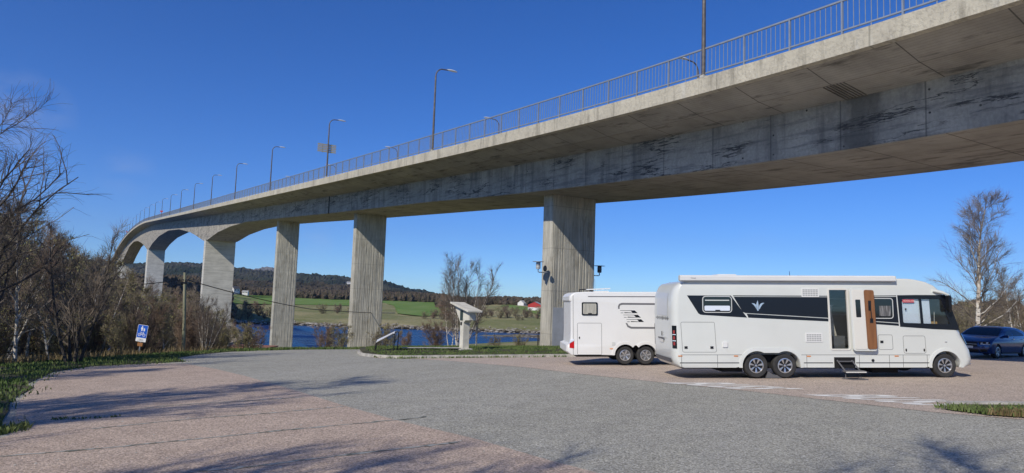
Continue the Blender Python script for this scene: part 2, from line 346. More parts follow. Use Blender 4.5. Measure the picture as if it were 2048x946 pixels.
def Tz(x, y):
    x = np.asarray(x, float); y = np.asarray(y, float); d, nx, ny = edist(x, y)
    land = Zlot(nx, ny)-np.interp(d, [0, 1, 20, 115, 140, 400], [0, .25, 1.9, 10.4, 16, 16])+wob(x, y)*np.clip(d/40, 0, 1)*.5
    land = np.where((x > 12) & (d <= 0), np.maximum(land, -.35)+np.clip((y-40)/60, 0, 1)*.25, land)
    a = np.interp(y, [0, 300, 325, 333, 345, 390, 700, 1000, 6000], [-16, -16, -13, -11.6, -10.6, -9.2, -3.2, -1.5, 0])
    b = np.interp(y, [0, 300, 325, 335, 380, 450, 600, 1000, 6000], [-16, -16, -13, -11, -8, -4.2, -1.5, -.5, .3])
    c = np.interp(y, [0, 250, 290, 320, 360, 500, 700, 1000, 6000], [-16, -16, -13, -11, -7, 4, 9, 13, 14])
    t = x/np.maximum(y, 1.); far = a+(b-a)*sst(-.10, -.01, t); far = far+(c-far)*sst(-.36, -.46, t)
    far = far+wob(x*.5, y*.5)*np.clip((y-330)/60, 0, 1)*.7+np.where(np.abs(y-328) < 25, 1, 0)*wob(x*2, y*0)*.35
    land = np.where((x > 12) & (d <= 0), land, land)
    return np.maximum(land, far)
def T(x, y): return float(Tz(x, y))
def hitT(px, py, lo=30, hi=1500):
    v = ray(px, py); ys = np.arange(lo, hi, 1.); xs = v.x/v.y*ys; zs = CH+v.z/v.y*ys; k = np.where(zs < Tz(xs, ys))[0]
    return (xs[k[0]], ys[k[0]]) if len(k) else None
def hitL(px, py):
    v = ray(px, py); ys = np.arange(4, 80, .02); xs = v.x/v.y*ys; zs = CH+v.z/v.y*ys; k = np.where(zs < Zlot(xs, ys))[0]
    return (float(xs[k[0]]), float(ys[k[0]])) if len(k) else None
def grid_mesh(name, xs, ys, zf, mat_, off=0):
    X, Y = np.meshgrid(xs, ys); Zz = zf(X, Y)+off; n, k = X.shape
    v = np.stack([X.ravel(), Y.ravel(), Zz.ravel()], 1); i = np.arange(n*k).reshape(n, k)
    f = np.stack([i[:-1, :-1].ravel(), i[:-1, 1:].ravel(), i[1:, 1:].ravel(), i[1:, :-1].ravel()], 1)
    me = bpy.data.meshes.new(name); me.from_pydata(v.tolist(), [], f.tolist()); me.materials.append(mat_)
    for p_ in me.polygons: p_.use_smooth = True
    o = bpy.data.objects.new(name, me); COL.objects.link(o); return o
LOT = [(-16, -30), (-16, 34), (-16.3, 41), (-14.6, 49), (-8, 50.5), (2, 50.5), (10, 51), (20, 46), (48, 46), (48, -30)]
def terr(X, Y):
    z = Tz(X, Y); ins = pinp(X, Y, LOT); return z-.07*ins
xs = np.unique(np.concatenate([-np.geomspace(30, 6000, 70)[::-1], np.arange(-30, 50, 1.5), np.geomspace(50, 6000, 60)]))
ys = np.unique(np.concatenate([-np.geomspace(20, 600, 15)[::-1], np.arange(-20, 60, 1.5), np.arange(60, 300, 6), np.arange(300, 420, 2.5), np.arange(420, 1000, 12), np.geomspace(1000, 7000, 25)]))
tag(grid_mesh('ground', xs, ys, terr, M['ground']), kind='structure')
water = MB().add([(-3000, 60, -13), (3000, 60, -13), (3000, 700, -13), (-3000, 700, -13)], [(0, 1, 2, 3)]).build('water', M['water'], fixn=False); tag(water, kind='structure')
def sheet(name, poly, mat_, zf, off, step=1.):
    xs_ = [p[0] for p in poly]; ys_ = [p[1] for p in poly]; pts = [Vector(p) for p in poly]; n = len(pts)
    gx, gy = np.meshgrid(np.arange(min(xs_)+step/2, max(xs_), step), np.arange(min(ys_)+step/2, max(ys_), step)); gx = gx.ravel(); gy = gy.ravel()
    ins = pinp(gx, gy, poly); pts += [Vector((a_, b_)) for a_, b_ in zip(gx[ins], gy[ins])]
    r_ = delaunay_2d_cdt(pts, [(i, (i+1) % n) for i in range(n)], [], 1, 1e-5)
    vs_ = [(p_.x, p_.y, float(zf(p_.x, p_.y))+off) for p_ in r_[0]]
    o = MB().add(vs_, r_[2]).build(name, mat_); 
    for p_ in o.data.polygons: p_.use_smooth = True
    me = o.data
    if me.polygons and sum(p_.normal.z for p_ in me.polygons) < 0:
        me.flip_normals()
    return o
tag(sheet('road', LOT, M['asphalt'], Zlot, 0, 1.5), kind='structure')
LEFT = [(-12.87, 28.1), (-10.31, 25.05), (-8.13, 22.03), (-5.02, 17.29), (-3.14, 14.32), (-1.84, 12.41), (-.45, 10.63), (.57, 9.02), (1.06, 8.33), (3.2, 4.9), (6, 0), (8, -6)]
tag(sheet('pavement', [(-15.3, 26.2), (-14.0, 28.0)]+LEFT+[(-8, -6), (-7, 5), (-7.6, 11.0), (-10.7, 15.7), (-13.6, 20.7), (-15.0, 23.8)], M['pink'], Zlot, .006, 1.), kind='structure')
RIGHT = [(-6.9, 34.5), (-6.0, 32.0), (-4.08, 31.1), (-2.41, 29.5), (.63, 25.6), (2.18, 22.8), (4.27, 19.6), (5.95, 17.2), (7.21, 14.95), (8.11, 13.4), (9.4, 12.1), (13, 11.0), (20, 9.5), (47, 8), (47, 45), (24, 45), (16, 40), (3, 34), (-2.6, 32.4), (-4.8, 31.9), (-6.2, 33.2)]
tag(sheet('parking_area', RIGHT[:], M['pink2'], Zlot, .006, 1.), kind='structure')
# worn seams in the left paving
rs = random.Random(4)
for line in (((0, 914.6), (195, 899), (371, 881.4), (566, 862), (800, 840), (860, 833)), ((183, 858.8), (390, 838), (547, 826.7), (695, 813)), ((240, 822), (351, 811), (480, 803), (617, 794.7)), ((375, 946), (508, 934), (644, 916.6), (800, 899), (930, 884))):
    w3 = [hitL(*q) for q in line]; P = []
    for (a_, b_) in zip(w3, w3[1:]):
        n = max(2, int(hypot(b_[0]-a_[0], b_[1]-a_[1])/.09))
        for k in range(n): P.append((a_[0]+(b_[0]-a_[0])*k/n, a_[1]+(b_[1]-a_[1])*k/n))
    mb = MB(); u1 = []; u2 = []
    for i, (x, y) in enumerate(P):
        wd = .022+.03*abs(rs.gauss(0, 1)); j = rs.uniform(-.02, .02)
        u1.append((x, y-wd+j, ZL(x, y-wd+j)+.011)); u2.append((x, y+wd+j, ZL(x, y+wd+j)+.011))
    mb.loft([u1, u2], close=False); tag(mb.build('pavement_seam', M['seam'], fixn=False), kind='structure')
# ---- grass blades
def blades(name, poly, n, hr, zf, mt, seed=0, edge=None, wd=.012, lean=.5):
    rg = np.random.default_rng(seed); xs_ = [p[0] for p in poly]; ys_ = [p[1] for p in poly]
    X = rg.uniform(min(xs_), max(xs_), n*4); Y = rg.uniform(min(ys_), max(ys_), n*4); k = pinp(X, Y, poly); X = X[k]; Y = Y[k]
    # clumpy density
    dn = np.sin(X*2.1+np.sin(Y*1.7)*2)+np.sin(Y*2.6+np.sin(X*1.3)*2)+rg.normal(0, .9, X.shape); k = dn > -.5; X = X[k][:n]; Y = Y[k][:n]; n = len(X)
    Zv = zf(X, Y); h = rg.uniform(hr[0], hr[1], n)*(.7+.5*rg.random(n)); a_ = rg.uniform(0, 2*pi, n); l_ = rg.uniform(0, lean, n)*h; w_ = wd*rg.uniform(.6, 1.6, n)
    ca, sa = np.cos(a_), np.sin(a_); b_ = rg.uniform(0, 2*pi, n)
    p0 = np.stack([X-ca*w_, Y-sa*w_, Zv-.02], 1); p1 = np.stack([X+ca*w_, Y+sa*w_, Zv-.02], 1)
    mx_ = X+np.cos(b_)*l_*.4; my_ = Y+np.sin(b_)*l_*.4
    p2 = np.stack([mx_+ca*w_*.8, my_+sa*w_*.8, Zv+h*.6], 1); p3 = np.stack([mx_-ca*w_*.8, my_-sa*w_*.8, Zv+h*.6], 1); p4 = np.stack([X+np.cos(b_)*l_, Y+np.sin(b_)*l_, Zv+h], 1)
    V = np.stack([p0, p1, p2, p3, p4], 1).reshape(-1, 3); i = np.arange(n)*5
    f = [(q, q+1, q+2, q+3) for q in i.tolist()]+[(q+3, q+2, q+4) for q in i.tolist()]
    me = bpy.data.meshes.new(name); me.from_pydata(V.tolist(), [], f); me.materials.append(mt)
    o = bpy.data.objects.new(name, me); COL.objects.link(o); return o
VERGE = [(-19.5, -4), (-19.5, 26), (-18.5, 36), (-17.3, 42.5), (-16.1, 42), (-15.7, 36), (-14.9, 31.8), (-13.3, 29.3), (-14.3, 28.0), (-15.5, 26.4), (-15.2, 23.8), (-13.7, 20.7), (-13.0, 19.2), (-12.2, 18.4), (-10.9, 15.7), (-9.6, 13.8), (-8.6, 12.2), (-7.8, 11.2), (-7.2, 5), (-8, -4)]
tag(sheet('grass_verge', VERGE, M['soil'], Zlot, .02, .8), kind='structure')
edge_ = [(-13.3, 29.3), (-14.3, 28.0), (-15.5, 26.4), (-15.2, 23.8), (-13.7, 20.7), (-13.0, 19.2), (-12.2, 18.4), (-10.9, 15.7), (-9.6, 13.8), (-8.6, 12.2), (-7.8, 11.2)]
strip = edge_+[(x_+.45+.3*sin(i_*2.3), y_-.25) for i_, (x_, y_) in enumerate(edge_)][::-1]
tag(blades('weeds', strip, 1500, (.02, .09), lambda x, y: Zlot(x, y)+.01, M['blade'], 12, wd=.014, lean=1.), 'scattered weeds creeping onto the edge of the left paving', 'weeds', kind='stuff')
zb = lambda x, y: Zlot(x, y)+.02
tag(blades('grass', VERGE, 42000, (.03, .12), zb, M['blade'], 1, wd=.016), 'short green grass and weeds growing on the verge left of the pavement', 'grass', kind='stuff')
tag(blades('dry_grass', [(-24, 20), (-24, 44), (-17, 43.5), (-18.3, 36), (-19.3, 26), (-19.5, 18)], 9000, (.15, .5), lambda x, y: Tz(x, y), M['straw'], 2, wd=.014, lean=.8), 'pale dry straw among the trunks at the foot of the left thicket', 'dry grass', kind='stuff')
FARV = [(-17.3, 41), (-15.2, 50), (-8, 52), (-6, 52), (-6.5, 49.2), (-8.2, 49.6), (-14.0, 48.2), (-15.9, 41)]
tag(blades('grass', FARV, 9000, (.08, .22), lambda x, y: Tz(x, y), M['blade'], 3, wd=.02), 'strip of green grass along the far edge of the grey road', 'grass', kind='stuff')
tuft = [hitL(*q) for q in ((-5, 872), (60, 862), (60, 852), (-5, 860))]
tag(blades('weeds', tuft, 260, (.04, .13), lambda x, y: Zlot(x, y)+.005, M['blade'], 21, wd=.012, lean=1.), 'lone grass tuft on the paving at the left edge', 'weeds', kind='stuff')
tuft = [hitL(*q) for q in ((100, 842), (200, 838), (260, 832), (200, 836), (100, 838))]
tag(blades('weeds', tuft, 120, (.015, .05), lambda x, y: Zlot(x, y)+.005, M['blade'], 22, wd=.01, lean=1.), 'tiny weeds growing in a paving seam near the left edge', 'weeds', kind='stuff')
rg_ = random.Random(3); gm = MB()
for i in range(420):
    a_ = rg_.uniform(-9, 9); b_ = rg_.uniform(8.5, 24); q_ = .008+.014*rg_.random(); h_ = ZL(a_, b_)+.008
    if not pinp([a_], [b_], LOT)[0]: continue
    gm.add([(a_-q_, b_, h_), (a_, b_-q_*.8, h_), (a_+q_, b_+q_*.2, h_), (a_, b_+q_, h_+q_*.6)], [(0, 1, 3), (1, 2, 3), (2, 0, 3)])
tag(gm.build('gravel', M['kerb'], fixn=False), 'loose pale grit and litter scattered over the paving', 'gravel', kind='stuff')
# ---- island with kerb
KERB = [(-8.2, 50.3), (-8.9, 45), (-8.5, 41), (-7.9, 37.5), (-7.1, 34.6), (-6.2, 32.8), (-5.4, 31.9), (-4.6, 31.6), (-2.6, 31.95), (0, 32.4), (2.7, 32.85), (8, 33.8), (14, 35.2), (19, 37)]
def Zisl(x, y):
    x = np.asarray(x, float); y = np.asarray(y, float); return Zlot(x, y)+.10+.14*sst(33, 37, y)*(1-sst(44, 50, y))
ISL = KERB+[(16, 48), (8, 52), (-4, 52)]
tag(sheet('grass_island', ISL, M['soil'], Zisl, 0, .8), kind='structure')
def ribbon(name, pts, wd, hgt, mt, zf, z0=-.05):
    mb = MB(); P = [Vector(p_) for p_ in pts]; Q = []
    for a_, b_ in zip(P, P[1:]):
        n = max(1, int((b_-a_).length/.5))
        for k in range(n): Q.append(a_.lerp(b_, k/n))
    Q.append(P[-1]); R1 = []
    for i, q in enumerate(Q):
        d = (Q[min(i+1, len(Q)-1)]-Q[max(i-1, 0)]).normalized(); nn = Vector((-d.y, d.x)); a_ = q-nn*wd/2; b_ = q+nn*wd/2; z = float(zf(q.x, q.y)); h_ = hgt
        R1.append([(a_.x, a_.y, z+z0), (a_.x+nn.x*.012, a_.y+nn.y*.012, z+h_), (b_.x-nn.x*.012, b_.y-nn.y*.012, z+h_), (b_.x, b_.y, z+z0)])
    mb.loft(R1, close=True, caps=True); return mb.build(name, mt)
tag(ribbon('kerb', KERB, .16, .13, M['kerb'], Zlot), kind='structure')
def notpath(x, y): return ~((x > -5.6) & (x < -2.6) & (np.abs(y-36.6-(x+4)*.25) < .45))
g1 = [(-7.9, 50), (-8.6, 45), (-8.2, 41), (-7.6, 37.5), (-6.8, 34.8), (-5.9, 33), (-5.1, 32.3), (-4.4, 32.1), (-2.6, 32.4), (2.4, 33.2), (8, 34.2), (14, 36), (14, 48), (8, 51.5), (-4, 51.5)]
tag(blades('grass', g1, 36000, (.03, .085), Zisl, M['blade'], 5, wd=.016), 'mown green grass on the kerbed island round the concrete stand', 'grass', kind='stuff')
g2 = [(-6.3, 32.5), (-5.3, 31.6), (-4.6, 31.3), (-2.6, 31.7), (2.7, 32.6), (2.7, 32.8), (-2.6, 31.95), (-4.5, 31.6), (-5.2, 31.9), (-6.1, 32.8)]
tag(blades('weeds', g2, 900, (.04, .13), Zlot, M['blade'], 6, wd=.02), 'tufts of green weeds growing along the foot of the island kerb', 'weeds', kind='stuff')
pl = MB(); pp = [(-5.4, 36.2), (-4.0, 36.2), (-2.5, 36.0), (-2.3, 36.9), (-4.1, 37.3), (-5.6, 37.2)]
sheet('path', pp, M['kerb'], Zisl, .09, .5)['kind'] = 'structure'
# right hand kerb patch
I2 = [(8.45, 13.75), (8.75, 13.0), (9.3, 12.55), (10.2, 12.2), (12, 11.8), (16, 11.2), (16, 13.2), (12, 13.9), (9.9, 14.3), (9.0, 14.3)]
tag(sheet('grass_island', I2, M['soil'], Zlot, .06, .5), kind='structure')
tag(ribbon('kerb', [(8.9, 14.3), (9.9, 14.25), (12, 13.85), (16, 13.15)], .22, .10, M['kerb'], Zlot), kind='structure')
tag(blades('weeds', [(8.35, 13.9), (8.7, 12.9), (9.3, 12.45), (10.2, 12.1), (12, 11.7), (12, 12.9), (9.9, 13.9), (9.0, 14.0)], 3600, (.02, .11), lambda x, y: Zlot(x, y)+.05, M['blade'], 7, wd=.009, lean=1.1), 'clump of green weeds on the small kerb at the right edge', 'weeds', kind='stuff')
tag(blades('weeds', [(8.7, 12.9), (9.3, 12.45), (10.2, 12.1), (12, 11.7), (12, 12.1), (9.3, 12.9)], 2200, (.05, .14), lambda x, y: Zlot(x, y)+.05, M['straw'], 8, wd=.012, lean=.9), 'dry yellow weeds in front of the small kerb at the right edge', 'weeds', kind='stuff')
# ---- painted words
def word(origin, adv, up, label, seed):
    cu = bpy.data.curves.new('road_word', 'FONT'); cu.body = 'BUSS'; cu.size = 1; cu.space_character = 1.12; cu.offset = .03; cu.resolution_u = 4
    o = bpy.data.objects.new('tmp', cu); COL.objects.link(o); dg = bpy.context.evaluated_depsgraph_get(); me = bpy.data.meshes.new_from_object(o.evaluated_get(dg)); bpy.data.objects.remove(o)
    me.name = 'painted_word'
    for v in me.vertices:
        a_, b_ = v.co.x/.72, v.co.y/.72; x = origin[0]+adv[0]*a_+up[0]*b_; y = origin[1]+adv[1]*a_+up[1]*b_; v.co = (x, y, ZL(x, y)+.012)
    me.materials.clear(); me.materials.append(M['paint'])
    if me.polygons and me.polygons[0].normal.z < 0: me.flip_normals()
    o = bpy.data.objects.new('painted_word', me); COL.objects.link(o); tag(o, label, 'road marking', 'white words painted on the parking area')
word((6.92, 16.48), (.47, -.62), (1.75, -.09), 'white painted word BUSS nearest the camera, partly under the weeds at right', 1)
word((4.26, 19.5), (.46, -.54), (1.75, -.06), 'fainter white painted word BUSS under the rear of the long motorhome', 2)
# ---------------------------------------------------------------- bridge
O2 = Vector((7.32, 27.29)); DD = Vector((-sin(HEAD), cos(HEAD))); TT = Vector((cos(HEAD), sin(HEAD)))
def bp(s, wv, z): q = O2+DD*s+TT*wv; return (q.x, q.y, z)
def ztop(s):
    if s < 295: z = 10.8+.06*s+.35*exp(-max(s, -12)/12)
    elif s < 545: z = 28.5+.06*(s-295)-.06*(s-295)**2/250-.9*sin(pi*(s-295)/250)
    else: z = 28.5-.062*(s-545)
    if s < -12: z = 10.8+.06*-12+.35*exp(1)+.04*(s+12)
    return z
BS = [-70, 0, 21, 32, 59, 85, 107.6, 122.8, 137.2, 150, 156, 160.3, 171.3, 182.5, 206.3, 237.9, 271.3, 295, 313, 321, 335, 352, 384.5, 418.5, 456.7, 494.8, 523, 532, 560, 590, 625, 660, 740]
BD = [3.06, 3.06, 3.08, 3.0, 3.15, 3.2, 3.33, 3.93, 5.02, 6.6, 6.9, 6.5, 5.51, 4.69, 3.76, 3.92, 5.94, 8.6, 11.2, 11.2, 9.6, 7.9, 5.5, 4.4, 5.0, 8.3, 11.4, 11.4, 7, 4.6, 3.4, 3.2, 3.1]
def depth(s): return float(np.interp(s, BS, BD))
SS = list(np.arange(-60, 200, 1.55))+list(np.arange(200, 721, 4.))
W = 12.8
bridge = empty('road_bridge', (*(O2+DD*16.9+TT*6.4), -1.), label='long grey concrete road bridge on tall piers climbing over the strait', cat='bridge'); bridge.location = (0, 0, 0)
def prof_build(name, ring, mt, smooth=None, caps=True, close=True):
    mb = MB(); mb.loft([ring(s) for s in SS], close=close, caps=caps); return mb.build(name, mt, bridge, smooth=smooth)
BH = .69
# deck cantilevers (soffit) as one slab from beam to beam
prof_build('deck_slab', lambda s: [bp(s, .22, ztop(s)-.02), bp(s, W-.22, ztop(s)-.02), bp(s, W-.22, ztop(s)-.62), bp(s, W-1.65, ztop(s)-.98), bp(s, W-3.2, ztop(s)-1.17), bp(s, 3.2, ztop(s)-1.17), bp(s, 1.65, ztop(s)-.98), bp(s, .22, ztop(s)-.62)], M['soffit'])
# box girder
def gird(s):
    zt = ztop(s); zb_ = zt-depth(s); return [bp(s, 3.2, zt-1.1), bp(s, W-3.2, zt-1.1), bp(s, W-3.2, zb_), bp(s, 3.2, zb_)]
gb = MB(); R_ = [gird(s) for s in SS]
gb.loft([[r_[3], r_[0]] for r_ in R_], close=False); gb.loft([[r_[1], r_[2]] for r_ in R_], close=False)
gb.add(R_[0], [(0, 1, 2, 3)]); gb.add(R_[-1], [(0, 1, 2, 3)])
gb.build('girder_web', M['web'], bridge, fixn=False)
gs = MB(); gs.loft([[r_[2], r_[3]] for r_ in R_], close=False); gs.build('girder_soffit', M['soffit'], bridge, fixn=False)
for sgn, w0 in ((1, 0), (-1, W)):
    prof_build('edge_beam', lambda s, w0=w0, sgn=sgn: [bp(s, w0, ztop(s)), bp(s, w0+sgn*.42, ztop(s)+.003), bp(s, w0+sgn*.42, ztop(s)-.55), bp(s, w0+sgn*.24, ztop(s)-BH), bp(s, w0, ztop(s)-BH+.03)], M['beam'])
# thin drip groove lines and the hinge joint
jt = MB()
for wv in (3.2,):
    s = 59.5; jt.add([bp(s, wv-.02, ztop(s)-1.2), bp(s+.35, wv-.02, ztop(s)-1.2), bp(s+.35, wv-.02, ztop(s)-3.15), bp(s, wv-.02, ztop(s)-3.15), bp(s, wv+.1, ztop(s)-1.2), bp(s+.35, wv+.1, ztop(s)-1.2), bp(s+.35, wv+.1, ztop(s)-3.15), bp(s, wv+.1, ztop(s)-3.15)], [(0, 1, 2, 3), (0, 3, 7, 4), (1, 5, 6, 2), (3, 2, 6, 7)])
jt.build('hinge_joint', M['dark'], bridge)
s = -4.6
dr = MB()
for k in range(7):
    a_ = s-.42+k*.13; dr.tube([bp(a_, 1.75, ztop(s)-1.01), bp(a_+.03, 3.18, ztop(s)-1.19)], .02, 5)
dr.build('drain_pipe', M['web'], bridge)
# piers
def pier(s0, width, thick, name='pier', smooth=False, seed=0, wing=False):
    rp = random.Random(seed); zt = ztop(s0)-depth(s0)+.35; b = O2+DD*s0+TT*6.4; zb_ = T(b.x, b.y)-3
    if smooth: ring = [(-thick/2, -width/2), (-thick/2, width/2), (thick/2, width/2), (thick/2, -width/2)]
    else:
        ring = []; n = int(width/.1); off = [max(0, rp.gauss(.006, .008)) if rp.random() < .8 else rp.uniform(.015, .035) for _ in range(n)]
        for k in range(n):
            a0 = -width/2+.06+(width-.12)*k/n; a1 = -width/2+.06+(width-.12)*(k+1)/n; ring += [(-thick/2+off[k], a0+.004), (-thick/2+off[k], a1-.004)]
        ring += [(-thick/2+.05, width/2), (thick/2, width/2), (thick/2, -width/2), (-thick/2+.05, -width/2)]
    mb = MB(); mb.loft([[bp(s0+a_, 6.4+c_, z) for a_, c_ in ring] for z in (zb_, zt)], caps=False)
    return mb.build(name, M['smooth' if smooth else 'pier'], bridge)
pier(-20.5, 3.4, 1., seed=9); P1 = pier(17.3, 3.45, 1.05, seed=1); pier(54.6, 3.4, 1.05, seed=2); pier(91, 3.2, 1.05, seed=3)
pier(153.5, 6.4, 2.6, smooth=True); pier(317, 6.4, 8, smooth=True); pier(528, 6.4, 8, smooth=True); pier(625, 4.5, 1.5, smooth=True); pier(680, 4, 1.5, smooth=True)
# painted anti-graffiti panel on the nearest pier
pz = ZL(4, 44.5); s0 = 17.3-.525
pn = MB(); ztp = at(1140, 616, 44.3).z
pn.add([bp(s0-.012, 6.4-1.52, pz-.4), bp(s0-.012, 6.4+1.72, pz-.4), bp(s0-.012, 6.4+1.72, ztp), bp(s0-.012, 6.4-1.52, ztp), bp(s0+.06, 6.4-1.52, pz-.4), bp(s0+.06, 6.4+1.72, pz-.4), bp(s0+.06, 6.4+1.72, ztp), bp(s0+.06, 6.4-1.52, ztp)], [(0, 1, 2, 3), (0, 3, 7, 4), (1, 5, 6, 2), (3, 2, 6, 7)])
pn.build('painted_panel', mat('grey_wall_paint', (.40, .42, .45), .8, noise=(2, (.34, .36, .38), .4, .7)), bridge)
# railings
def railing(w0, name_label):
    S2 = [s for s in SS]; rl = MB()
    def rod(z0, hw, hh): rl.loft([[bp(s, w0-hw, ztop(s)+z0-hh), bp(s, w0+hw, ztop(s)+z0-hh), bp(s, w0+hw, ztop(s)+z0+hh), bp(s, w0-hw, ztop(s)+z0+hh)] for s in S2], caps=True)
    rod(1.22, .035, .03); rod(.20, .03, .025)
    r_ = rl.build('railing', M['galv'], bridge)
    bl = MB(); s = -28.
    while s < 700:
        if abs((s/2.0) % 1) > .05:
            h_ = .011; z = ztop(s); q = [bp(s-h_, w0-.008, 0), bp(s+h_, w0-.008, 0), bp(s+h_, w0+.008, 0), bp(s-h_, w0+.008, 0)]
            bl.add([(a_, b_, z+.2) for a_, b_, _ in q]+[(a_, b_, z+1.2) for a_, b_, _ in q], [(0, 1, 5, 4), (1, 2, 6, 5), (2, 3, 7, 6), (3, 0, 4, 7)])
        s += .2 if s < 300 else .4
    tag(bl.build('baluster', M['galv'], r_, fixn=False), kind='stuff')
    def post(s, mb):
        z = ztop(s); h_ = .03; q = [bp(s-h_, w0-.035, 0), bp(s+h_, w0-.035, 0), bp(s+h_, w0+.035, 0), bp(s-h_, w0+.035, 0)]
        mb.add([(a_, b_, z-.02) for a_, b_, _ in q]+[(a_, b_, z+1.2) for a_, b_, _ in q], [(0, 1, 5, 4), (1, 2, 6, 5), (2, 3, 7, 6), (3, 0, 4, 7)])
    k = 0; s = -14.; far_ = MB()
    while s < 700:
        if k < 100: m_ = MB(); post(s, m_); m_.build('railing_post', M['galv'], r_)
        else: post(s, far_)
        # short stub between posts
        z = ztop(s+1); far_.add([bp(s+.98, w0-.02, z-.02), bp(s+1.02, w0-.02, z-.02), bp(s+1.02, w0-.02, z+.2), bp(s+.98, w0-.02, z+.2)], [(0, 1, 2, 3)])
        s += 2.; k += 1
    tag(far_.build('railing_post', M['galv'], r_, fixn=False), kind='stuff')
railing(.2, 'near'); 
# far railing: same build, simple
rl = MB(); w0 = W-.2
for z0, hh in ((1.22, .03), (.2, .025)): rl.loft([[bp(s, w0-.035, ztop(s)+z0-hh), bp(s, w0+.035, ztop(s)+z0-hh), bp(s, w0+.035, ztop(s)+z0+hh), bp(s, w0-.035, ztop(s)+z0+hh)] for s in SS], caps=True)
r2 = rl.build('railing', M['galv'], bridge); bl = MB(); s = -28.
while s < 300:
    z = ztop(s); bl.tube([bp(s, w0, z), bp(s, w0, z+1.2)], .012 if round(s*5) % 10 else .03, 4, cap=False); s += .2
tag(bl.build('baluster', M['galv'], r2, fixn=False), kind='stuff')
# ---- street lamps
lp = empty('street_lamp')
pts = [(0, 0, 0), (0, 0, 1.3), (0, 0, 5.5)]; arc = [(.55*(1-cos(a_)), 0, 5.5+.62*sin(a_)) for a_ in [radians(k) for k in (15, 30, 45, 60, 75, 90)]]
MB().tube(pts+arc+[(.95, 0, 6.14)], [.085, .085, .06]+[.045]*7, 8).build('pole', M['post'], lp, smooth=50)
MB().box((-.16, -.16, -.04), (.16, .16, .02)).box((-.1, -.1, .02), (.1, .1, .12)).build('base_plate', M['kerb'], lp)
hd = [(0, .05, .04), (.08, .085, .06), (.3, .13, .085), (.55, .14, .08), (.75, .10, .05), (.82, .03, .02)]
MB().loft([[(.88+x_, hw*cos(a_), 6.16-.03*x_+(hh if sin(a_) > 0 else hh*.55)*sin(a_)) for a_ in [2*pi*k/12 for k in range(12)]] for x_, hw, hh in hd], caps=True).build('lamp_head', M['lamphead'], lp, smooth=50)
ordn = ['nearest', 'second', 'third', 'fourth', 'fifth', 'sixth', 'seventh', 'eighth', 'ninth', 'tenth', 'eleventh', 'twelfth', 'thirteenth', 'fourteenth', 'fifteenth', 'sixteenth', 'seventeenth', 'eighteenth', 'nineteenth', 'twentieth']
def lamp(o, s, wv, near, label, group):
    x, y, z = bp(s, wv, ztop(s)); o.location = (x, y, z); o.rotation_euler = (0, 0, HEAD if near else HEAD+pi); tag(o, label, 'street lamp', group)
for i in range(20):
    o = lp if i == 0 else dup(lp)
    ex = {0: ', its head above the picture', 2: ', carrying slatted sign', 9: ', with red heart on it', 17: ', with red heart on it'}.get(i, '')
    lamp(o, 25.5*i, .16, True, ('brown lamp post on near bridge railing, %s from right' % ordn[i] if i else 'brown lamp post on near bridge railing, rightmost')+ex, 'lamp posts on the near side of the bridge')
for i in range(5):
    o = dup(lp); lamp(o, 12.2+25.5*i, W-.16, False, '%s lamp from the right on the far side of the bridge, seen through the railing' % (ordn[i].replace('nearest', 'first')), 'lamp posts on the far side of the bridge')
# slatted sign on third lamp
x, y, z = bp(51, .16, ztop(51)); sg = empty('road_sign', (x, y, z+3.05), (0, 0, HEAD), 'back of a slatted grey road sign fixed to the third lamp post', 'road sign')
sm = MB()
for k in range(5): sm.box((-1.05, .08, -.42+k*.18), (.85, .12, -.42+k*.18+.12))
sm.build('slat_panel', mat('dull_yellow_panel', (.42, .36, .20), .6), sg); MB().box((-.55, .11, -.46), (-.49, .16, .46)).box((.35, .11, -.46), (.41, .16, .46)).build('bracket', M['galv'], sg)
# red hearts
hp = []
for k in range(28):
    t = 2*pi*k/28; hp.append((.028*16*sin(t)**3, .028*(13*cos(t)-5*cos(2*t)-2*cos(3*t)-cos(4*t))))
for i, lab in ((9, 'red heart sign on the tenth lamp post of the bridge'), (17, 'small red heart sign on the far eighteenth lamp post')):
    x, y, z = bp(25.5*i, .1, ztop(25.5*i)); o = MB().plate(hp, -.12, -.06).build('heart_sign', mat('red_heart', (.60, .10, .10), .6)); o.location = (x, y, z+1.9); o.rotation_euler = (0, 0, .35); tag(o, lab, 'heart sign', 'red hearts on the bridge lamp posts')
# wall lamps on nearest pier
def wall_lamp(px, py, Y, side, label):
    q = at(px, py, Y); o = empty('wall_lamp', (q.x, q.y, q.z), (0, 0, HEAD), label, 'wall lamp', 'lanterns on the nearest pier')
    MB().lathe([(.02, .30), (.36, .28), (.37, .26), (.1, .24)], 20, 'Z').build('cap', M['galv'], o)
    MB().lathe([(.12, -.18), (.14, -.16), (.14, .22), (.11, .245)], 14, 'Z').build('lantern', mat('lantern_glass', (.55, .56, .55), .25, spec=.6) if side < 0 else M['black'], o)
    m_ = MB()
    for z_ in (-.10, 0, .10): m_.lathe([(.143, z_), (.155, z_+.01), (.155, z_+.02), (.143, z_+.03)], 14, 'Z')
    m_.build('louvre', M['galv'], o)
    MB().tube([(0, 0, -.18), (0, 0, -.34), (-side*.06, 0, -.38), (-side*.75, 0, -.38)], .03, 8).build('arm', M['galv'], o)
    return o
wall_lamp(1076.5, 532, 43.6, -1, 'pale glass wall lantern on the left edge of the nearest pier')
wall_lamp(1199, 540, 46.2, 1, 'dark wall lantern on the right edge of the nearest pier')
q = at(1090, 537, 43.4); o = MB().lathe([(.13, -.06), (.17, -.03), (.17, .03), (.1, .06)], 14, 'Y').build('loudspeaker', M['black']); o.location = q; o.scale = (.7, 1, 1.15); tag(o, 'small black round fitting beside the left pier lantern', 'fitting')
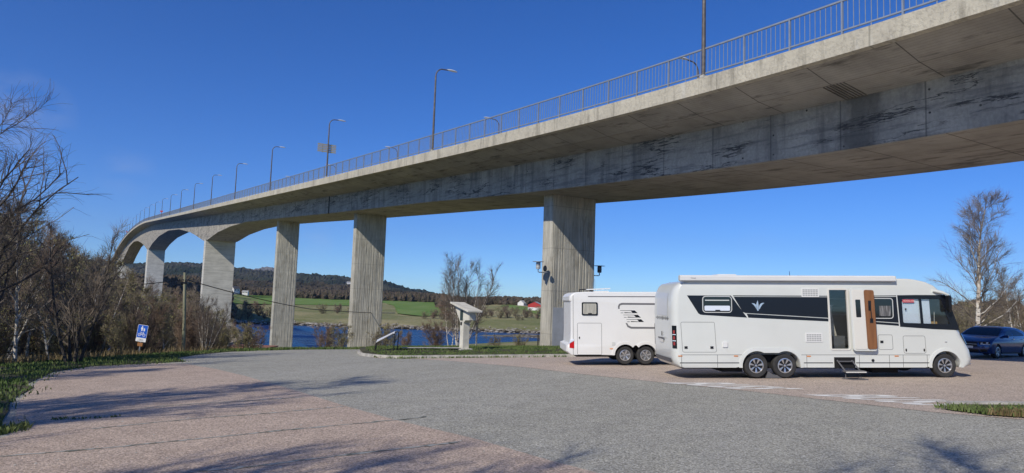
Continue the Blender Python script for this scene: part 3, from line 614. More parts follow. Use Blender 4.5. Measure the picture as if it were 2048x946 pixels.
# ---------------------------------------------------------------- vehicles
M['white'] = mat('white_gelcoat', (.685, .70, .655), .28, spec=.5, coat=.25, noise=(1.2, (.655, .67, .625), .4, .7))
M['white2'] = mat('white_sheet', (.78, .78, .75), .33, spec=.5, noise=(1.0, (.74, .74, .71), .4, .7))
M['gap'] = mat('panel_gap', (.16, .16, .155), .8); M['stripe'] = mat('black_foil', (.010, .012, .018), .22)
M['vglass'] = mat('dark_glass', (.010, .014, .018), .05, spec=.8); M['rubber'] = mat('tyre_rubber', (.03, .03, .031), .8, noise=(6, (.05, .048, .045), .4, .7))
M['alu'] = mat('alloy', (.62, .63, .64), .3, metal=.8); M['orange'] = mat('amber_plastic', (.75, .25, .03), .4); M['grille'] = mat('grille_white', (.62, .63, .60), .5); M['grey'] = mat('grey_plastic', (.12, .12, .125), .6)
M['blind'] = mat('pale_blind', (.74, .80, .88), .8); M['redlens'] = mat('red_lens', (.55, .01, .015), .15); M['chrome'] = mat('chrome', (.75, .76, .78), .15, metal=1)
M['cream'] = mat('cream_lining', (.72, .70, .63), .5); M['wood'] = mat('brown_wood', (.26, .115, .045), .4, noise=(3, (.20, .085, .033), .35, .65, (4, 4, .4)))
m = bpy.data.materials.new('clear_glass'); m.use_nodes = True; tn = m.node_tree; tn.nodes.clear(); a_ = tn.nodes.new('ShaderNodeOutputMaterial'); b_ = tn.nodes.new('ShaderNodeMixShader'); c_ = tn.nodes.new('ShaderNodeBsdfTransparent'); d_ = tn.nodes.new('ShaderNodeBsdfGlossy'); e_ = tn.nodes.new('ShaderNodeFresnel')
c_.inputs[0].default_value = (.93, .95, .95, 1); d_.inputs['Roughness'].default_value = .03; e_.inputs[0].default_value = 1.5
b_.inputs[0].default_value = .07; tn.links.new(c_.outputs[0], b_.inputs[1]); tn.links.new(d_.outputs[0], b_.inputs[2]); tn.links.new(b_.outputs[0], a_.inputs[0]); M['clear'] = m
def wheel(parent, x, y, z, r, wd, spokes=7, rimr=.60, side=-1, rimdark=True):
    w_ = empty('wheel', (x, y, z)); w_.parent = parent
    h_ = wd/2
    MB().lathe([(r*.62, -h_*.92), (r*.72, -h_), (r*.93, -h_*.98), (r*.985, -h_*.8), (r, -h_*.5), (r, h_*.5), (r*.985, h_*.8), (r*.93, h_*.98), (r*.62, h_)], 40, caps=False).build('tyre', M['rubber'], w_, smooth=35)
    R0 = r*rimr; y_ = -h_*.93 if side < 0 else h_*.93; sg = -1 if side < 0 else 1
    rm = MB(); rm.lathe([(R0*.88, y_-sg*.03), (R0*.90, y_+sg*.012), (R0*1.02, y_+sg*.008), (R0*1.04, y_-sg*.02)], 40, caps=False)
    for k in range(spokes):
        t = 2*pi*k/spokes+.2
        def P_(rad, an, yy): return (rad*cos(t+an), yy, rad*sin(t+an))
        a0, a1 = (.10, .17) if rimdark else (.30, .17)
        q = [P_(R0*.26, -a0*1.5, y_-sg*.012), P_(R0*.26, a0*1.5, y_-sg*.012), P_(R0*.92, a1, y_+sg*.004), P_(R0*.92, -a1, y_+sg*.004)]
        rm.add(q+[(a_, b_-sg*.03, c_) for a_, b_, c_ in q], [(0, 1, 2, 3), (0, 4, 5, 1), (1, 5, 6, 2), (2, 6, 7, 3), (3, 7, 4, 0)])
    rm.lathe([(R0*.10, y_-sg*.0), (R0*.16, y_-sg*.004), (R0*.17, y_-sg*.03)], 16)
    rm.build('rim', M['alu'], w_)
    MB().lathe([(.01, y_-sg*.035), (R0*.26, y_-sg*.02), (R0*.30, y_-sg*.045), (R0*.9, y_-sg*.10), (R0*1.03, y_-sg*.02)], 30).build('wheel_disc', M['black'] if rimdark else M['grey'], w_)
    return w_
def shell(name, prof, W_, mt, parent, xf, holes_near=(), holes_far=(), smooth=32, es=(0, .006, .02, .045, .08, .13, .20, .28, .38, .55, .8)):
    ys_ = [e for e in es if e < W_/2]+[W_/2]; ys_ = ys_+[W_-e for e in ys_[:-1][::-1]]
    mb = MB(); rings = [[xf(x, y, z) for x, z in prof] for y in ys_]; mb.loft(rings)
    for y, hs_ in ((0, holes_near), (W_, holes_far)):
        loops = [list(prof)]+[list(h) for h in hs_]; tri = tessellate_polygon([[Vector((x, z, 0)) for x, z in l] for l in loops]); flat = [p for l in loops for p in l]
        mb.add([xf(x, y, z) for x, z in flat], [tuple(t) for t in tri])
    o = mb.build(name, mt, parent, fixn=False)
    bm = bmesh.new(); bm.from_mesh(o.data); bmesh.ops.remove_doubles(bm, verts=bm.verts[:], dist=.0006); bmesh.ops.recalc_face_normals(bm, faces=bm.faces[:]); bm.to_mesh(o.data); bm.free()
    for p_ in o.data.polygons: p_.use_smooth = True
    o.data.set_sharp_from_angle(angle=radians(smooth)); return o
def arc_pts(cx, cz, r, a0, a1, n=14): return [(cx+r*cos(radians(a0+(a1-a0)*k/n)), cz+r*sin(radians(a0+(a1-a0)*k/n))) for k in range(n+1)]
def cfun(e, R_):
    if e >= R_: return 0.
    return 1-sqrt(max(0, 1-(1-e/R_)**2))
def cl(v): return max(0., min(1., v))
def clab(o, l): o['label'] = l; return o
# ======== long motorhome
Gs = .03
RV = empty('motorhome', (5.07, 20.6, 0), (0, -Gs, radians(2.5)), 'long white motorhome with black side band and open entrance door', 'motorhome')
WV = 2.32
def xf1(x, y, z):
    e = min(y, WV-y); c = cfun(e, .30); up_ = cl((z-1.25)/.4); xf_ = float(np.interp(z, [.25, .5, .75, 1.0, 1.37, 1.86, 2.36, 2.8], [8.7, 8.84, 8.80, 8.69, 8.47, 8.27, 8.05, 7.2])); bk = .42-.22*up_
    x2 = x+cl((.16-x)/.40)*.20*c-cl((x-(xf_-bk))/bk)*(.30-.17*up_)*c
    if z > 2.6: z = z-.05*cfun(e, .06)*cl((z-2.6)/.1)
    return (x2, y, z)
door = rr(4.44, .75, 5.06, 2.57, .07, 4, -.02)
cabw = rpoly([(6.68, 1.56), (8.10, 1.52), (7.86, 2.26), (6.66, 2.27)], .05)
cabf = rpoly([(6.9, 1.56), (8.08, 1.52), (7.84, 2.26), (6.9, 2.27)], .05)
prof = [(-.08, .27), (-.18, .36), (-.22, .50), (-.24, .8), (-.25, 1.3), (-.25, 1.9), (-.23, 2.3), (-.17, 2.5), (-.10, 2.62), (.0, 2.71), (.3, 2.78), (1.2, 2.82), (3, 2.85), (6.4, 2.875), (6.9, 2.87), (7.2, 2.84), (7.5, 2.775), (7.75, 2.66), (7.93, 2.50), (8.05, 2.36), (8.27, 1.86), (8.47, 1.37), (8.56, 1.18), (8.66, 1.0), (8.79, .75), (8.84, .5), (8.81, .36), (8.70, .28), (8.40, .25)]
prof += arc_pts(7.93, .29, .44, 0, 180, 18)+[(7.3, .25), (6, .25), (5, .25), (4.2, .25), (3.54, .25)]+arc_pts(3.09, .29, .435, 0, 118, 14)+arc_pts(2.23, .29, .435, 62, 180, 14)+[(1.6, .25), (.8, .25), (.0, .25)]
shell('body', prof, WV, M['white'], RV, xf1, [door, cabw], [cabf])
def pl1(name, poly, y0, y1, mt, parent=RV, holes=(), **k): return MB().plate(poly, y0, y1, holes).build(name, mt, parent, **k)
def ringp(poly, d):
    P_ = [Vector(p) for p in poly]; n = len(P_); ar = sum(P_[i].x*P_[(i+1) % n].y-P_[(i+1) % n].x*P_[i].y for i in range(n)); sg = 1 if ar > 0 else -1; o = []
    for i in range(n):
        t = (P_[(i+1) % n]-P_[i-1]);
        if t.length < 1e-9: o.append(tuple(P_[i])); continue
        t.normalize(); o.append((P_[i].x-sg*t.y*d, P_[i].y+sg*t.x*d))
    return o
def outline(poly, wd, y0, y1, mt, name='frame', parent=RV): return MB().plate(poly, y0, y1, [ringp(poly, wd)]).build(name, mt, parent)
# black band
pl1('side_stripe', [(.19, 2.345), (1.50, 2.345), (1.97, 1.70), (.66, 1.775), (.58, 1.785), (.52, 1.82)], -.004, 0, M['stripe'])
pl1('side_stripe', [(1.58, 2.31), (4.40, 2.31), (4.41, 1.70), (1.92, 1.835), (1.84, 1.87)], -.004, 0, M['stripe'])
pl1('side_stripe', [(1.56, 2.35), (4.40, 2.35), (4.40, 2.327), (1.57, 2.327)], -.004, 0, M['stripe'])
pl1('side_stripe', [(1.96, 1.815), (4.41, 1.68), (4.41, 1.595), (2.01, 1.70)], -.004, 0, M['stripe'])
pl1('side_stripe', [(5.09, 2.31), (6.50, 2.33), (6.54, 1.56), (5.1, 1.655)], -.004, 0, M['stripe']); pl1('side_stripe', [(5.09, 2.35), (6.5, 2.37), (6.5, 2.35), (5.09, 2.33)], -.004, 0, M['stripe']); pl1('side_stripe', [(5.1, 1.635), (6.54, 1.54), (6.545, 1.47), (5.1, 1.57)], -.004, 0, M['stripe'])
pl1('cab_band', [(6.53, 2.375), (7.1, 2.385), (7.82, 2.385), (7.98, 2.40), (8.06, 2.33), (8.22, 1.87), (8.40, 1.345), (7.6, 1.375), (6.58, 1.445)], -.005, 0, M['stripe'], holes=[cabw])
for yy in ():
    pass
# logo: three leaves
lg = MB(); cx, cz = 2.30, 2.03
def leaf(p0, p1, p2, wd):
    a_, b_, c_ = Vector(p0), Vector(p1), Vector(p2); P_ = []; Q_ = []
    for k in range(9):
        t = k/8; p = a_*(1-t)**2+b_*2*t*(1-t)+c_*t*t; d = ((b_-a_)*(1-t)+(c_-b_)*t).normalized(); wv = wd*sin(pi*min(1, .12+t*.88))*.5; P_.append((p.x-d.y*wv, p.y+d.x*wv)); Q_.append((p.x+d.y*wv, p.y-d.x*wv))
    return P_+Q_[::-1]
for lf in (leaf((cx, 1.90), (cx-.03, 2.05), (cx+.0, 2.21), .075), leaf((cx-.03, 1.95), (cx-.06, 2.10), (cx-.19, 2.12), .06), leaf((cx+.04, 1.95), (cx+.07, 2.12), (cx+.20, 2.13), .06)): lg.plate(lf, -.008, -.004)
lg.build('logo', mat('silver_logo', (.50, .62, .72), .3, metal=.3), RV)
# windows
def win(parent, x0, z0, x1, z1, r=.09, blind=.45, sh=0, lab=None, y=-.02):
    p_ = rr(x0, z0, x1, z1, r, 5, sh); f_ = outline(p_, .022, y-.006, 0, M['grille'], 'window', parent)
    MB().plate(ringp(p_, .02), y, -.003).build('pane', M['vglass'], f_)
    m_ = rr(x0+.10, z0+.08, x1-.10, z1-.10, .03, 3, sh)
    if blind: MB().plate(rr(x0+.06, z0+.06, x1-.06, z0+(z1-z0)*blind, .03, 3), y-.002, y-.0005).build('blind', M['blind'], f_); MB().box((x0+.08, y-.002, z1-.14), (x1-.08, y-.0005, z1-.11)).build('blind_rail', M['grille'], f_)
    MB().box(((x0+x1)/2-.06, y-.012, z0+.055), ((x0+x1)/2+.08, y, z0+.085)).build('catch', M['black'], f_)
    if lab: clab(f_, lab)
    return f_
win(RV, .64, 1.84, 1.52, 2.33, .10, .42); win(RV, 5.45, 1.68, 6.38, 2.29, .09, 0)
for x0, x1 in ((5.95, 6.3),): MB().box((x0, -.0225, 1.76), (x1, -.0205, 2.06)).build('curtain', mat('dark_curtain', (.10, .10, .10), .8, noise=(9, (.25, .25, .25), .5, .6, (3, 1, .3))), RV)
# cab side windows
f_ = pl1('window', cabw, .012, .02, M['clear']); clab(f_, 'large cab side window with pale blinds drawn'); pl1('window', cabf, WV-.02, WV-.012, M['clear'])
pl1('divider', [(7.22, 1.52), (7.30, 1.52), (7.26, 2.28), (7.19, 2.28)], -.006, .01, M['stripe'], f_)
pl1('blind', [(6.64, 1.53), (7.24, 1.53), (7.22, 2.29), (6.64, 2.29)], .05, .06, M['blind'], f_); pl1('blind', [(7.24, 1.53), (7.56, 1.53), (7.53, 2.29), (7.22, 2.29)], .05, .06, M['blind'], f_)
st_ = pl1('sticker', rr(6.69, 2.16, 7.04, 2.25, .01, 2), .002, .008, mat('red_sticker', (.55, .03, .05), .4), f_)
def text(body, size, loc, rot, mt, parent, name='lettering', ext=.001, sx=1):
    cu = bpy.data.curves.new(name, 'FONT'); cu.body = body; cu.size = size; cu.extrude = ext; cu.align_x = 'CENTER'; cu.align_y = 'CENTER'; cu.resolution_u = 2
    o = bpy.data.objects.new('tmp', cu); COL.objects.link(o); dg = bpy.context.evaluated_depsgraph_get(); me = bpy.data.meshes.new_from_object(o.evaluated_get(dg)); bpy.data.objects.remove(o)
    me.name = name; me.materials.clear(); me.materials.append(mt); o = bpy.data.objects.new(name, me); COL.objects.link(o); o.parent = parent; o.location = loc; o.rotation_euler = rot; o.scale = (sx, 1, 1); return o
R90 = (pi/2, 0, 0)
text('NORDLAND', .065, (6.89, .000, 2.205), R90, M['cream'], f_)
text('THULE', .05, (.35, -.131, 2.845), R90, M['grey'], RV)
MB().box((6.76, .004, 1.93), (6.80, .012, 1.99)).build('latch', M['black'], f_)
MB().box((7.92, .6, 1.50), (8.12, .9, 1.58)).build('dashboard_item', mat('tan_map', (.55, .33, .12), .7), RV)
MB().tube([(7.86, .35, 1.5), (7.86, .33, 1.88)], .008, 5).build('antenna', M['cream'], RV)
# interior
m_ = MB(); m_.box((.2, .08, .62), (8.0, WV-.08, .70)).box((3.9, WV-.12, .7), (6.75, WV-.08, 2.7)).box((3.9, .1, .7), (3.95, WV-.1, 2.6)); m_.box((6.30, .9, .7), (6.36, WV-.1, 2.6)).box((.3, .1, 2.55), (7.4, WV-.1, 2.62)); m_.build('interior', mat('interior_dark', (.13, .15, .155), .7), RV)
MB().box((3.96, 1.3, 1.75), (6.3, WV-.13, 2.0)).box((4.0, 1.2, 2.25), (6.2, 1.25, 2.29)).build('cupboard', mat('interior_pale', (.34, .36, .37), .6), RV)
sb = MB(); sb.loft([[(4.74+dx-.07, .55, z), (4.74+dx+.07, .52, z), (4.74+dx+.07, .95, z), (4.74+dx-.07, .98, z)] for dx, z in ((.17, .85), (.12, 1.1), (.04, 1.45), (-.01, 1.75), (-.03, 1.93), (-.01, 2.03), (.05, 2.08))], caps=True); sb.build('seat', mat('beige_seat', (.60, .54, .44), .8, noise=(5, (.38, .34, .28), .45, .6, (6, 1, 1))), RV, smooth=40)
MB().box((4.75, .4, .7), (5.1, 1.0, 1.15)).build('seat_base', M['grey'], RV)
MB().plate(door, -.016, .05, [ringp(door, .045)]).build('door_frame', M['cream'], RV)
MB().plate(ringp(door, .03), .03, .034).build('fly_screen', (lambda q: (setattr(q, 'name', 'fly_screen'), q)[1])(M['clear'].copy()), RV)
# open door leaf, swung round flat in front of the body, inner face showing
D = empty('door', (5.08, -.03, .74), (0, 0, radians(-2.5))); D.parent = RV; clab(D, 'open entrance door showing white lining and brown wood bin')
df = MB(); df.plate(rr(0, 0, .72, 1.83, .09, 5, -.03), -.075, -.03); df.build('door_panel', M['white'], D, bevel=.012)
MB().plate(rpoly([(.06, .05), (.42, .05), (.36, 1.79), (.01, 1.79)], .05), -.088, -.074, [rr(.12, .98, .27, 1.50, .02, 3, -.03)]).build('door_lining', M['cream'], D, bevel=.006)
MB().plate(rr(.10, .96, .29, 1.52, .03, 3, -.03), -.078, -.076).build('door_window', M['vglass'], D)
MB().plate(rpoly([(.425, .05), (.705, .06), (.655, 1.78), (.365, 1.79)], .06), -.10, -.074).build('wood_bin', M['wood'], D, bevel=.01)
MB().box((.475, -.108, 1.18), (.555, -.099, 1.47)).box((.51, -.110, .82), (.60, -.099, .95)).tube([(.52, -.125, 1.3), (.535, -.13, 1.15), (.55, -.125, .9)], .012, 6).build('door_handle', M['black'], D)
# awning box on roof edge
MB().plate([(.03, 2.755), (-.10, 2.765), (-.125, 2.79), (-.13, 2.90), (-.10, 2.93), (-.02, 2.94), (.06, 2.92)], 0, 1, mapf=lambda x, y, z: (-.03+6.45*y, x, z+.012*y)).build('awning', M['white2'], RV, smooth=40)
MB().box((-.045, -.12, 2.775), (-.031, .04, 2.92)).build('awning_end_cap', M['grille'], RV); MB().box((6.421, -.12, 2.79), (6.45, .04, 2.935)).build('awning_end_cap', M['grille'], RV)
MB().box((-.0, -.05, 2.742), (6.4, -.001, 2.756)).build('awning_rail', M['grille'], RV)
# hatches, grilles, seams
def hatch(x0, z0, x1, z1, lat=(), sh=-.02, r=.05, parent=RV, wd=.010):
    o = outline(rr(x0, z0, x1, z1, r, 4, sh), wd, -.003, .0005, M['gap'], 'hatch', parent)
    for lx, lz, k in lat:
        if k == 'sq': MB().box((lx-.045, -.012, lz-.035), (lx+.045, -.002, lz+.035)).build('latch', M['black'], o)
        else: MB().plate([(lx+.022*cos(t), lz+.045*sin(t)) for t in [2*pi*i/10 for i in range(10)]], -.012, -.002).build('latch', M['black'], o)
    return o
hatch(.03, .69, 1.04, 1.57, ((.135, .83, 'sq'), (.90, .83, 'sq')), -.05); hatch(5.90, .77, 6.34, 1.21, ((6.0, 1.0, 'sq'),), -.02); hatch(6.66, .66, 7.34, 1.18, ((6.73, .76, 'o'), (7.28, .76, 'o')), -.03, .06)
sm = MB()
for x0, x1 in ((-.02, 1.80), (3.56, 7.45)): sm.box((x0, -.003, .612), (x1, .001, .624))
for x_ in (.0, 1.06, 3.72, 5.30, 6.21, 6.63, 7.36): sm.box((x_-.006, -.003, .25), (x_+.006, .001, .612))
sm.build('panel_gap', M['gap'], RV)
m_ = MB(); m_.box((-.05, -.006, .375), (1.76, 0, .398)).box((3.58, -.006, .375), (4.50, 0, .398)).box((5.2, -.006, .375), (7.42, 0, .398)); m_.build('skirt_strip', M['stripe'], RV)
for x_, z_ in ((-.04, .585), (1.61, .585), (3.78, .58), (6.43, .585)): MB().box((x_-.06, -.012, z_-.013), (x_+.06, 0, z_+.013)).build('marker_light', M['orange'], RV)
def vent(x0, z0, x1, z1, parent=RV, nx=6):
    o = MB().plate(rr(x0, z0, x1, z1, .015, 2), -.014, 0).build('vent_grille', M['white2'], parent); m_ = MB()
    for i in range(nx):
        for j in range(4):
            a_ = x0+.03+(x1-x0-.06)*i/nx; c_ = z0+.025+(z1-z0-.05)*j/4; m_.box((a_+.004, -.016, c_+.004), (a_+(x1-x0-.06)/nx-.01, -.0135, c_+(z1-z0-.05)/4-.012))
    m_.build('louvre', mat('vent_shadow', (.40, .41, .40), .7), o)
vent(3.62, 2.31, 4.15, 2.575); vent(3.70, .99, 4.21, 1.26)
MB().plate(rr(1.22, .84, 1.36, 1.0, .02, 3), -.03, 0).build('socket_cover', M['white2'], RV)
MB().plate(arc_pts(5.71, .455, .045, 0, 360, 12)[:-1], -.01, 0).build('lock_cap', M['black'], RV); MB().box((7.92, -.008, .985), (7.99, 0, 1.01)).build('badge', M['chrome'], RV)
# arches trim
def archtrim(segs, name='wheel_arch'):
    m_ = MB()
    for pts_ in segs:
        n = len(pts_); m_.add([(x, 0.01, z) for x, z in pts_[0]]+[(x, -.028, z) for x, z in pts_[0]]+[(x, -.02, z) for x, z in pts_[1]]+[(x, 0, z) for x, z in pts_[1]],
                         sum([[(i+a_*len(pts_[0]), i+1+a_*len(pts_[0]), i+1+(a_+1)*len(pts_[0]), i+(a_+1)*len(pts_[0])) for i in range(len(pts_[0])-1)] for a_ in range(3)], []))
    return m_.build(name, M['white'], RV, smooth=40)
ia = arc_pts(3.09, .29, .44, -6, 118, 16)+arc_pts(2.23, .29, .44, 62, 186, 16)
oa = arc_pts(3.09, .29, .54, -4, 85, 16)+arc_pts(2.23, .29, .54, 95, 184, 16)
archtrim([(ia, oa)]); archtrim([(arc_pts(7.93, .29, .445, -5, 186, 20), arc_pts(7.93, .29, .53, -4, 184, 20))])
# underbody and wheels
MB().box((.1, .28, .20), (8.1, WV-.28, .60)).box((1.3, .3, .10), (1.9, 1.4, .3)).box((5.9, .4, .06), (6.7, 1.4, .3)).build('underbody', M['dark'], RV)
for x_ in (2.23, 3.09, 7.93):
    wheel(RV, x_, .17, .30, .355, .235); wheel(RV, x_, WV-.17, .30, .355, .235, side=1)
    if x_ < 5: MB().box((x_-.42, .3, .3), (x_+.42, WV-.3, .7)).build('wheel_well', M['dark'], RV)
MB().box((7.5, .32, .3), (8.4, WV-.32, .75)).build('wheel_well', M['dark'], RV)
m_ = MB(); m_.plate([(2.53, -.06), (3.0, -.06), (3.0, .03), (2.78, .02), (2.60, .13)], .1, .3); m_.build('levelling_wedge', M['grey'], RV)
# windshield and nose
ws = MB(); NP = [(8.035, 2.375), (8.15, 2.12), (8.27, 1.86), (8.37, 1.62), (8.468, 1.385)]; rows = []
yy = [0.012, .03, .06, .10, .16, .24, .36, .6, 1.16, 1.72, 1.96, 2.08, 2.16, 2.22, 2.26, 2.29, 2.308]
for x, z in NP: rows.append([tuple(Vector(xf1(x, y, z))+Vector((.012, -.006 if y < .2 else 0, .004))) for y in yy])
ws.loft(rows, close=False); ws.build('windshield', mat('tinted_screen', (.012, .03, .05), .06, spec=.9), RV, smooth=60)
def noseplate(name, pts_, mt, out=.012, yr=(.02, .30)):
    rows = []
    for (x, z) in pts_: rows.append([tuple(Vector(xf1(x, yr[0]+(yr[1]-yr[0])*k/6, z))+Vector((out, -out*.7, 0))) for k in range(7)])
    return MB().loft(rows, close=False).build(name, mt, RV, smooth=60)
clab(noseplate('headlight', [(8.575, 1.24), (8.65, 1.08), (8.72, .93)], M['vglass'], yr=(.05, .40)), 'near side headlight'); noseplate('headlight', [(8.575, 1.24), (8.65, 1.08), (8.72, .93)], M['vglass'], yr=(WV-.4, WV-.05))
MB().box((8.50, .15, .28), (8.80, WV-.15, .36)).build('bumper', M['chrome'], RV, bevel=.02)
MB().tube([(7.62, -.02, 2.52), (7.85, -.10, 2.46), (8.02, -.13, 2.38)], [.05, .05, .03], 8).build('mirror_arm', M['white'], RV, smooth=60)
MB().loft([[(8.02+dx, -.13+dy*r_, z) for dx, dy in ((-.04*r_, -.07), (.05*r_, -.05), (.05*r_, .05), (-.04*r_, .07))] for z, r_ in ((2.38, .7), (2.34, 1), (2.1, 1.05), (1.93, 1), (1.88, .6))], caps=True).build('mirror', M['black'], RV, smooth=50)
# rear: lights, bumper, plate, badge marks
def rearplate(name, zr, yr, mt, out=.012, parent=RV, n=7):
    rows = []
    def xr(z): return float(np.interp(z, [.36, .5, .8, 1.3, 1.9, 2.3, 2.5], [-.18, -.22, -.24, -.25, -.25, -.23, -.17]))
    for j in range(n): z = zr[0]+(zr[1]-zr[0])*j/(n-1); rows.append([tuple(Vector(xf1(xr(z), yr[0]+(yr[1]-yr[0])*k/6, z))+Vector((-out, -out*.6 if yr[0] < .2 else 0, 0))) for k in range(7)])
    return MB().loft(rows, close=False).build(name, mt, parent, smooth=60)
tl = clab(rearplate('tail_light', (.80, 1.46), (.02, .15), M['vglass']), 'near side tail light')
for z_ in (.93, 1.10, 1.27): rearplate('lens', (z_-.04, z_+.05), (.05, .10), mat('smoked_red', (.35, .05, .05), .2), .018, tl, 3)
for z_ in (1.02, 1.20): rearplate('lens', (z_-.01, z_+.01), (.03, .13), M['blind'], .018, tl, 3)
tl2 = rearplate('tail_light', (.80, 1.46), (WV-.19, WV-.03), M['vglass'])
rearplate('rear_bumper', (.37, .50), (.25, WV-.25), M['grey'], .03)
rearplate('rear_window', (1.75, 2.42), (.55, WV-.55), mat('rear_panel_pale', (.60, .62, .63), .3), .008)
rearplate('number_plate', (.92, 1.02), (1.0, 1.45), M['cream'], .02); rearplate('plate_trim', (1.03, 1.07), (.85, 1.6), M['grey'], .03); rearplate('badge', (1.12, 1.25), (1.14, 1.22), M['black'], .02)
for i, (a_, h_) in enumerate(((.42, .05), (.50, .12), (.62, .06), (.74, .10), (.86, .04), (.98, .09), (1.10, .12), (1.22, .05), (1.36, .1), (1.5, .06), (1.64, .11), (1.78, .05))): rearplate('lettering', (1.66-h_/2, 1.66+h_/2), (a_, a_+.055), M['grey'] if i % 3 else M['black'], .010, n=3)
# step
stp = empty('entrance_step', (0, 0, 0)); stp.parent = RV
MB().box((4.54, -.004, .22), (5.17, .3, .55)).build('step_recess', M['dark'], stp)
m_ = MB()
for x_ in (4.62, 5.06): m_.tube([(x_, -.02, .46), (x_+.03, -.15, .34), (x_+.06, -.34, .19)], .02, 6)
m_.box((4.60, -.09, .42), (5.10, -.05, .45)); m_.build('step_arm', M['grey'], stp)
MB().box((4.64, -.50, .155), (5.20, -.28, .20)).build('step_tread', M['grey'], stp); MB().box((4.62, -.515, .15), (5.22, -.50, .178)).build('step_edge', M['cream'], stp)
m_ = MB(); m_.tube([(4.60, -.28, -.03), (4.75, -.62, -.03), (5.2, -.62, -.03), (5.06, -.28, -.03), (4.60, -.28, -.03)], .013, 6); m_.tube([(4.72, -.3, .16), (4.66, -.4, -.03)], .012, 5); m_.tube([(5.12, -.3, .16), (5.12, -.4, -.03)], .012, 5); m_.build('step_foot', M['grey'], stp)
# roof
MB().plate(rr(1.35, 2.78, 1.95, 3.0, .04, 3), .7, 1.3).build('skylight', M['white2'], RV); MB().tube([(3.85, 1.2, 2.78), (3.82, 1.2, 3.12)], .008, 5).build('antenna', M['black'], RV)
# ======== second motorhome
R2 = empty('motorhome', (2.48, 26.3, 0), (0, -Gs, radians(2.5)), 'white motorhome with grey curved graphics parked behind the long one, by the pier', 'motorhome'); W2 = 2.27
def xf2(x, y, z):
    e = min(y, W2-y); c = cfun(e, .12); x2 = x+cl((.1-x)/.3)*.10*c
    if z > 2.3: z -= .06*cfun(e, .07)*cl((z-2.3)/.1)
    return (x2, y, z)
prof2 = [(-.16, .10), (-.30, .22), (-.30, .45), (-.16, .50), (-.14, 1.0), (-.14, 2.05), (-.19, 2.10), (-.19, 2.25), (-.10, 2.35), (.05, 2.41), (.4, 2.43), (3, 2.44), (6.2, 2.45), (6.7, 2.3), (7.2, 1.4), (7.6, .8), (7.6, .15), (7.2, .1)]+arc_pts(6.6, .08, .42, 0, 180, 14)+[(5, .08), (3.12, .08)]+arc_pts(2.68, .08, .40, 0, 115, 12)+arc_pts(1.90, .08, .40, 65, 180, 12)+[(1, .09), (0, .09)]
shell('body', prof2, W2, M['white2'], R2, xf2)
wd_ = win(R2, .27, 1.55, .87, 2.04, .05, 0, y=-.016); MB().plate(rr(.32, 1.60, .82, 1.99, .04, 3), -.018, -.0165).build('curtain', mat('cream_curtain', (.50, .49, .42), .8, noise=(10, (.36, .35, .30), .4, .6, (4, 1, .3))), wd_); outline(rr(.27, 1.55, .87, 2.04, .05), .03, -.024, 0, M['stripe'], 'seal', wd_)
hatch(.10, .09, 1.02, 1.27, ((.18, .72, 'o'),), 0, .05, R2, .012)
gr = mat('grey_foil', (.17, .17, .175), .4); q_ = lambda P_: MB().plate(P_, -.004, 0)
q_([(.50, 2.27), (.52, 2.235), (6, 2.24), (6, 2.275)]).build('side_stripe', gr, R2)
q_([(1.70, 1.79), (1.64, 1.80), (1.64, 1.90), (1.68, 1.98), (1.78, 2.02), (6, 2.0), (6, 1.94), (1.82, 1.95), (1.73, 1.93), (1.70, 1.88)]).build('side_stripe', gr, R2)
q_([(1.92, 1.27), (1.98, 1.27), (2.03, 1.18), (2.14, 1.13), (6, 1.10), (6, 1.05), (2.12, 1.06), (1.99, 1.12)]).build('side_stripe', gr, R2)
for i in range(3):
    a_ = 1.72+i*.12; z_ = 1.74-i*.165; o_ = q_([(a_, z_), (a_+.55, z_), (a_+.66, z_-.10), (a_+.48, z_-.10), (a_+.40, z_-.015), (a_, z_-.012)]); o_.plate([(a_+.02, z_-.085), (a_+.12, z_-.085), (a_+.12, z_-.10), (a_+.02, z_-.10)], -.004, 0).plate([(a_+.16, z_-.07), (a_+.46, z_-.085), (a_+.5, z_-.10), (a_+.16, z_-.10)], -.004, 0); o_.build('side_logo', M['stripe'], R2)
MB().plate([(-.02, .33), (-.19, .35), (-.19, .50), (-.02, .60)], -.012, .05).build('tail_light', M['redlens'], R2); MB().plate([(-.19, .52), (-.02, .62), (-.02, .68), (-.17, .64)], -.012, .05).build('reversing_lens', M['blind'], R2)
m_ = MB(); m_.box((-.06, -.003, .09), (-.045, 0, 2.3)); m_.build('panel_gap', M['gap'], R2)
MB().box((1.32, -.010, .30), (1.44, 0, .33)).build('marker_light', M['orange'], R2); MB().plate(rr(1.40, .43, 1.52, .56, .01, 2), -.012, 0).build('socket_cover', M['grille'], R2)
m_ = MB()
for cx in (1.90, 2.68):
    A_ = arc_pts(cx, .08, .40, 0 if cx > 2 else 45, 135 if cx > 2 else 180, 14); B_ = arc_pts(cx, .08, .50, 0 if cx > 2 else 45, 135 if cx > 2 else 180, 14); k = len(A_)
    m_.add([(x, .0, z) for x, z in A_]+[(x, -.03, z) for x, z in A_]+[(x, -.025, z) for x, z in B_]+[(x, 0, z) for x, z in B_], sum([[(i+a_*k, i+1+a_*k, i+1+(a_+1)*k, i+(a_+1)*k) for i in range(k-1)] for a_ in range(3)], []))
m_.build('wheel_arch', M['white2'], R2, smooth=40)
for x_ in (1.90, 2.68, 6.6):
    wheel(R2, x_, .15, .07, .335, .22, 6, .60, -1, False); wheel(R2, x_, W2-.15, .07, .335, .22, 6, .60, 1, False)
MB().box((.1, .26, .0), (7.0, W2-.26, .55)).build('underbody', M['dark'], R2)
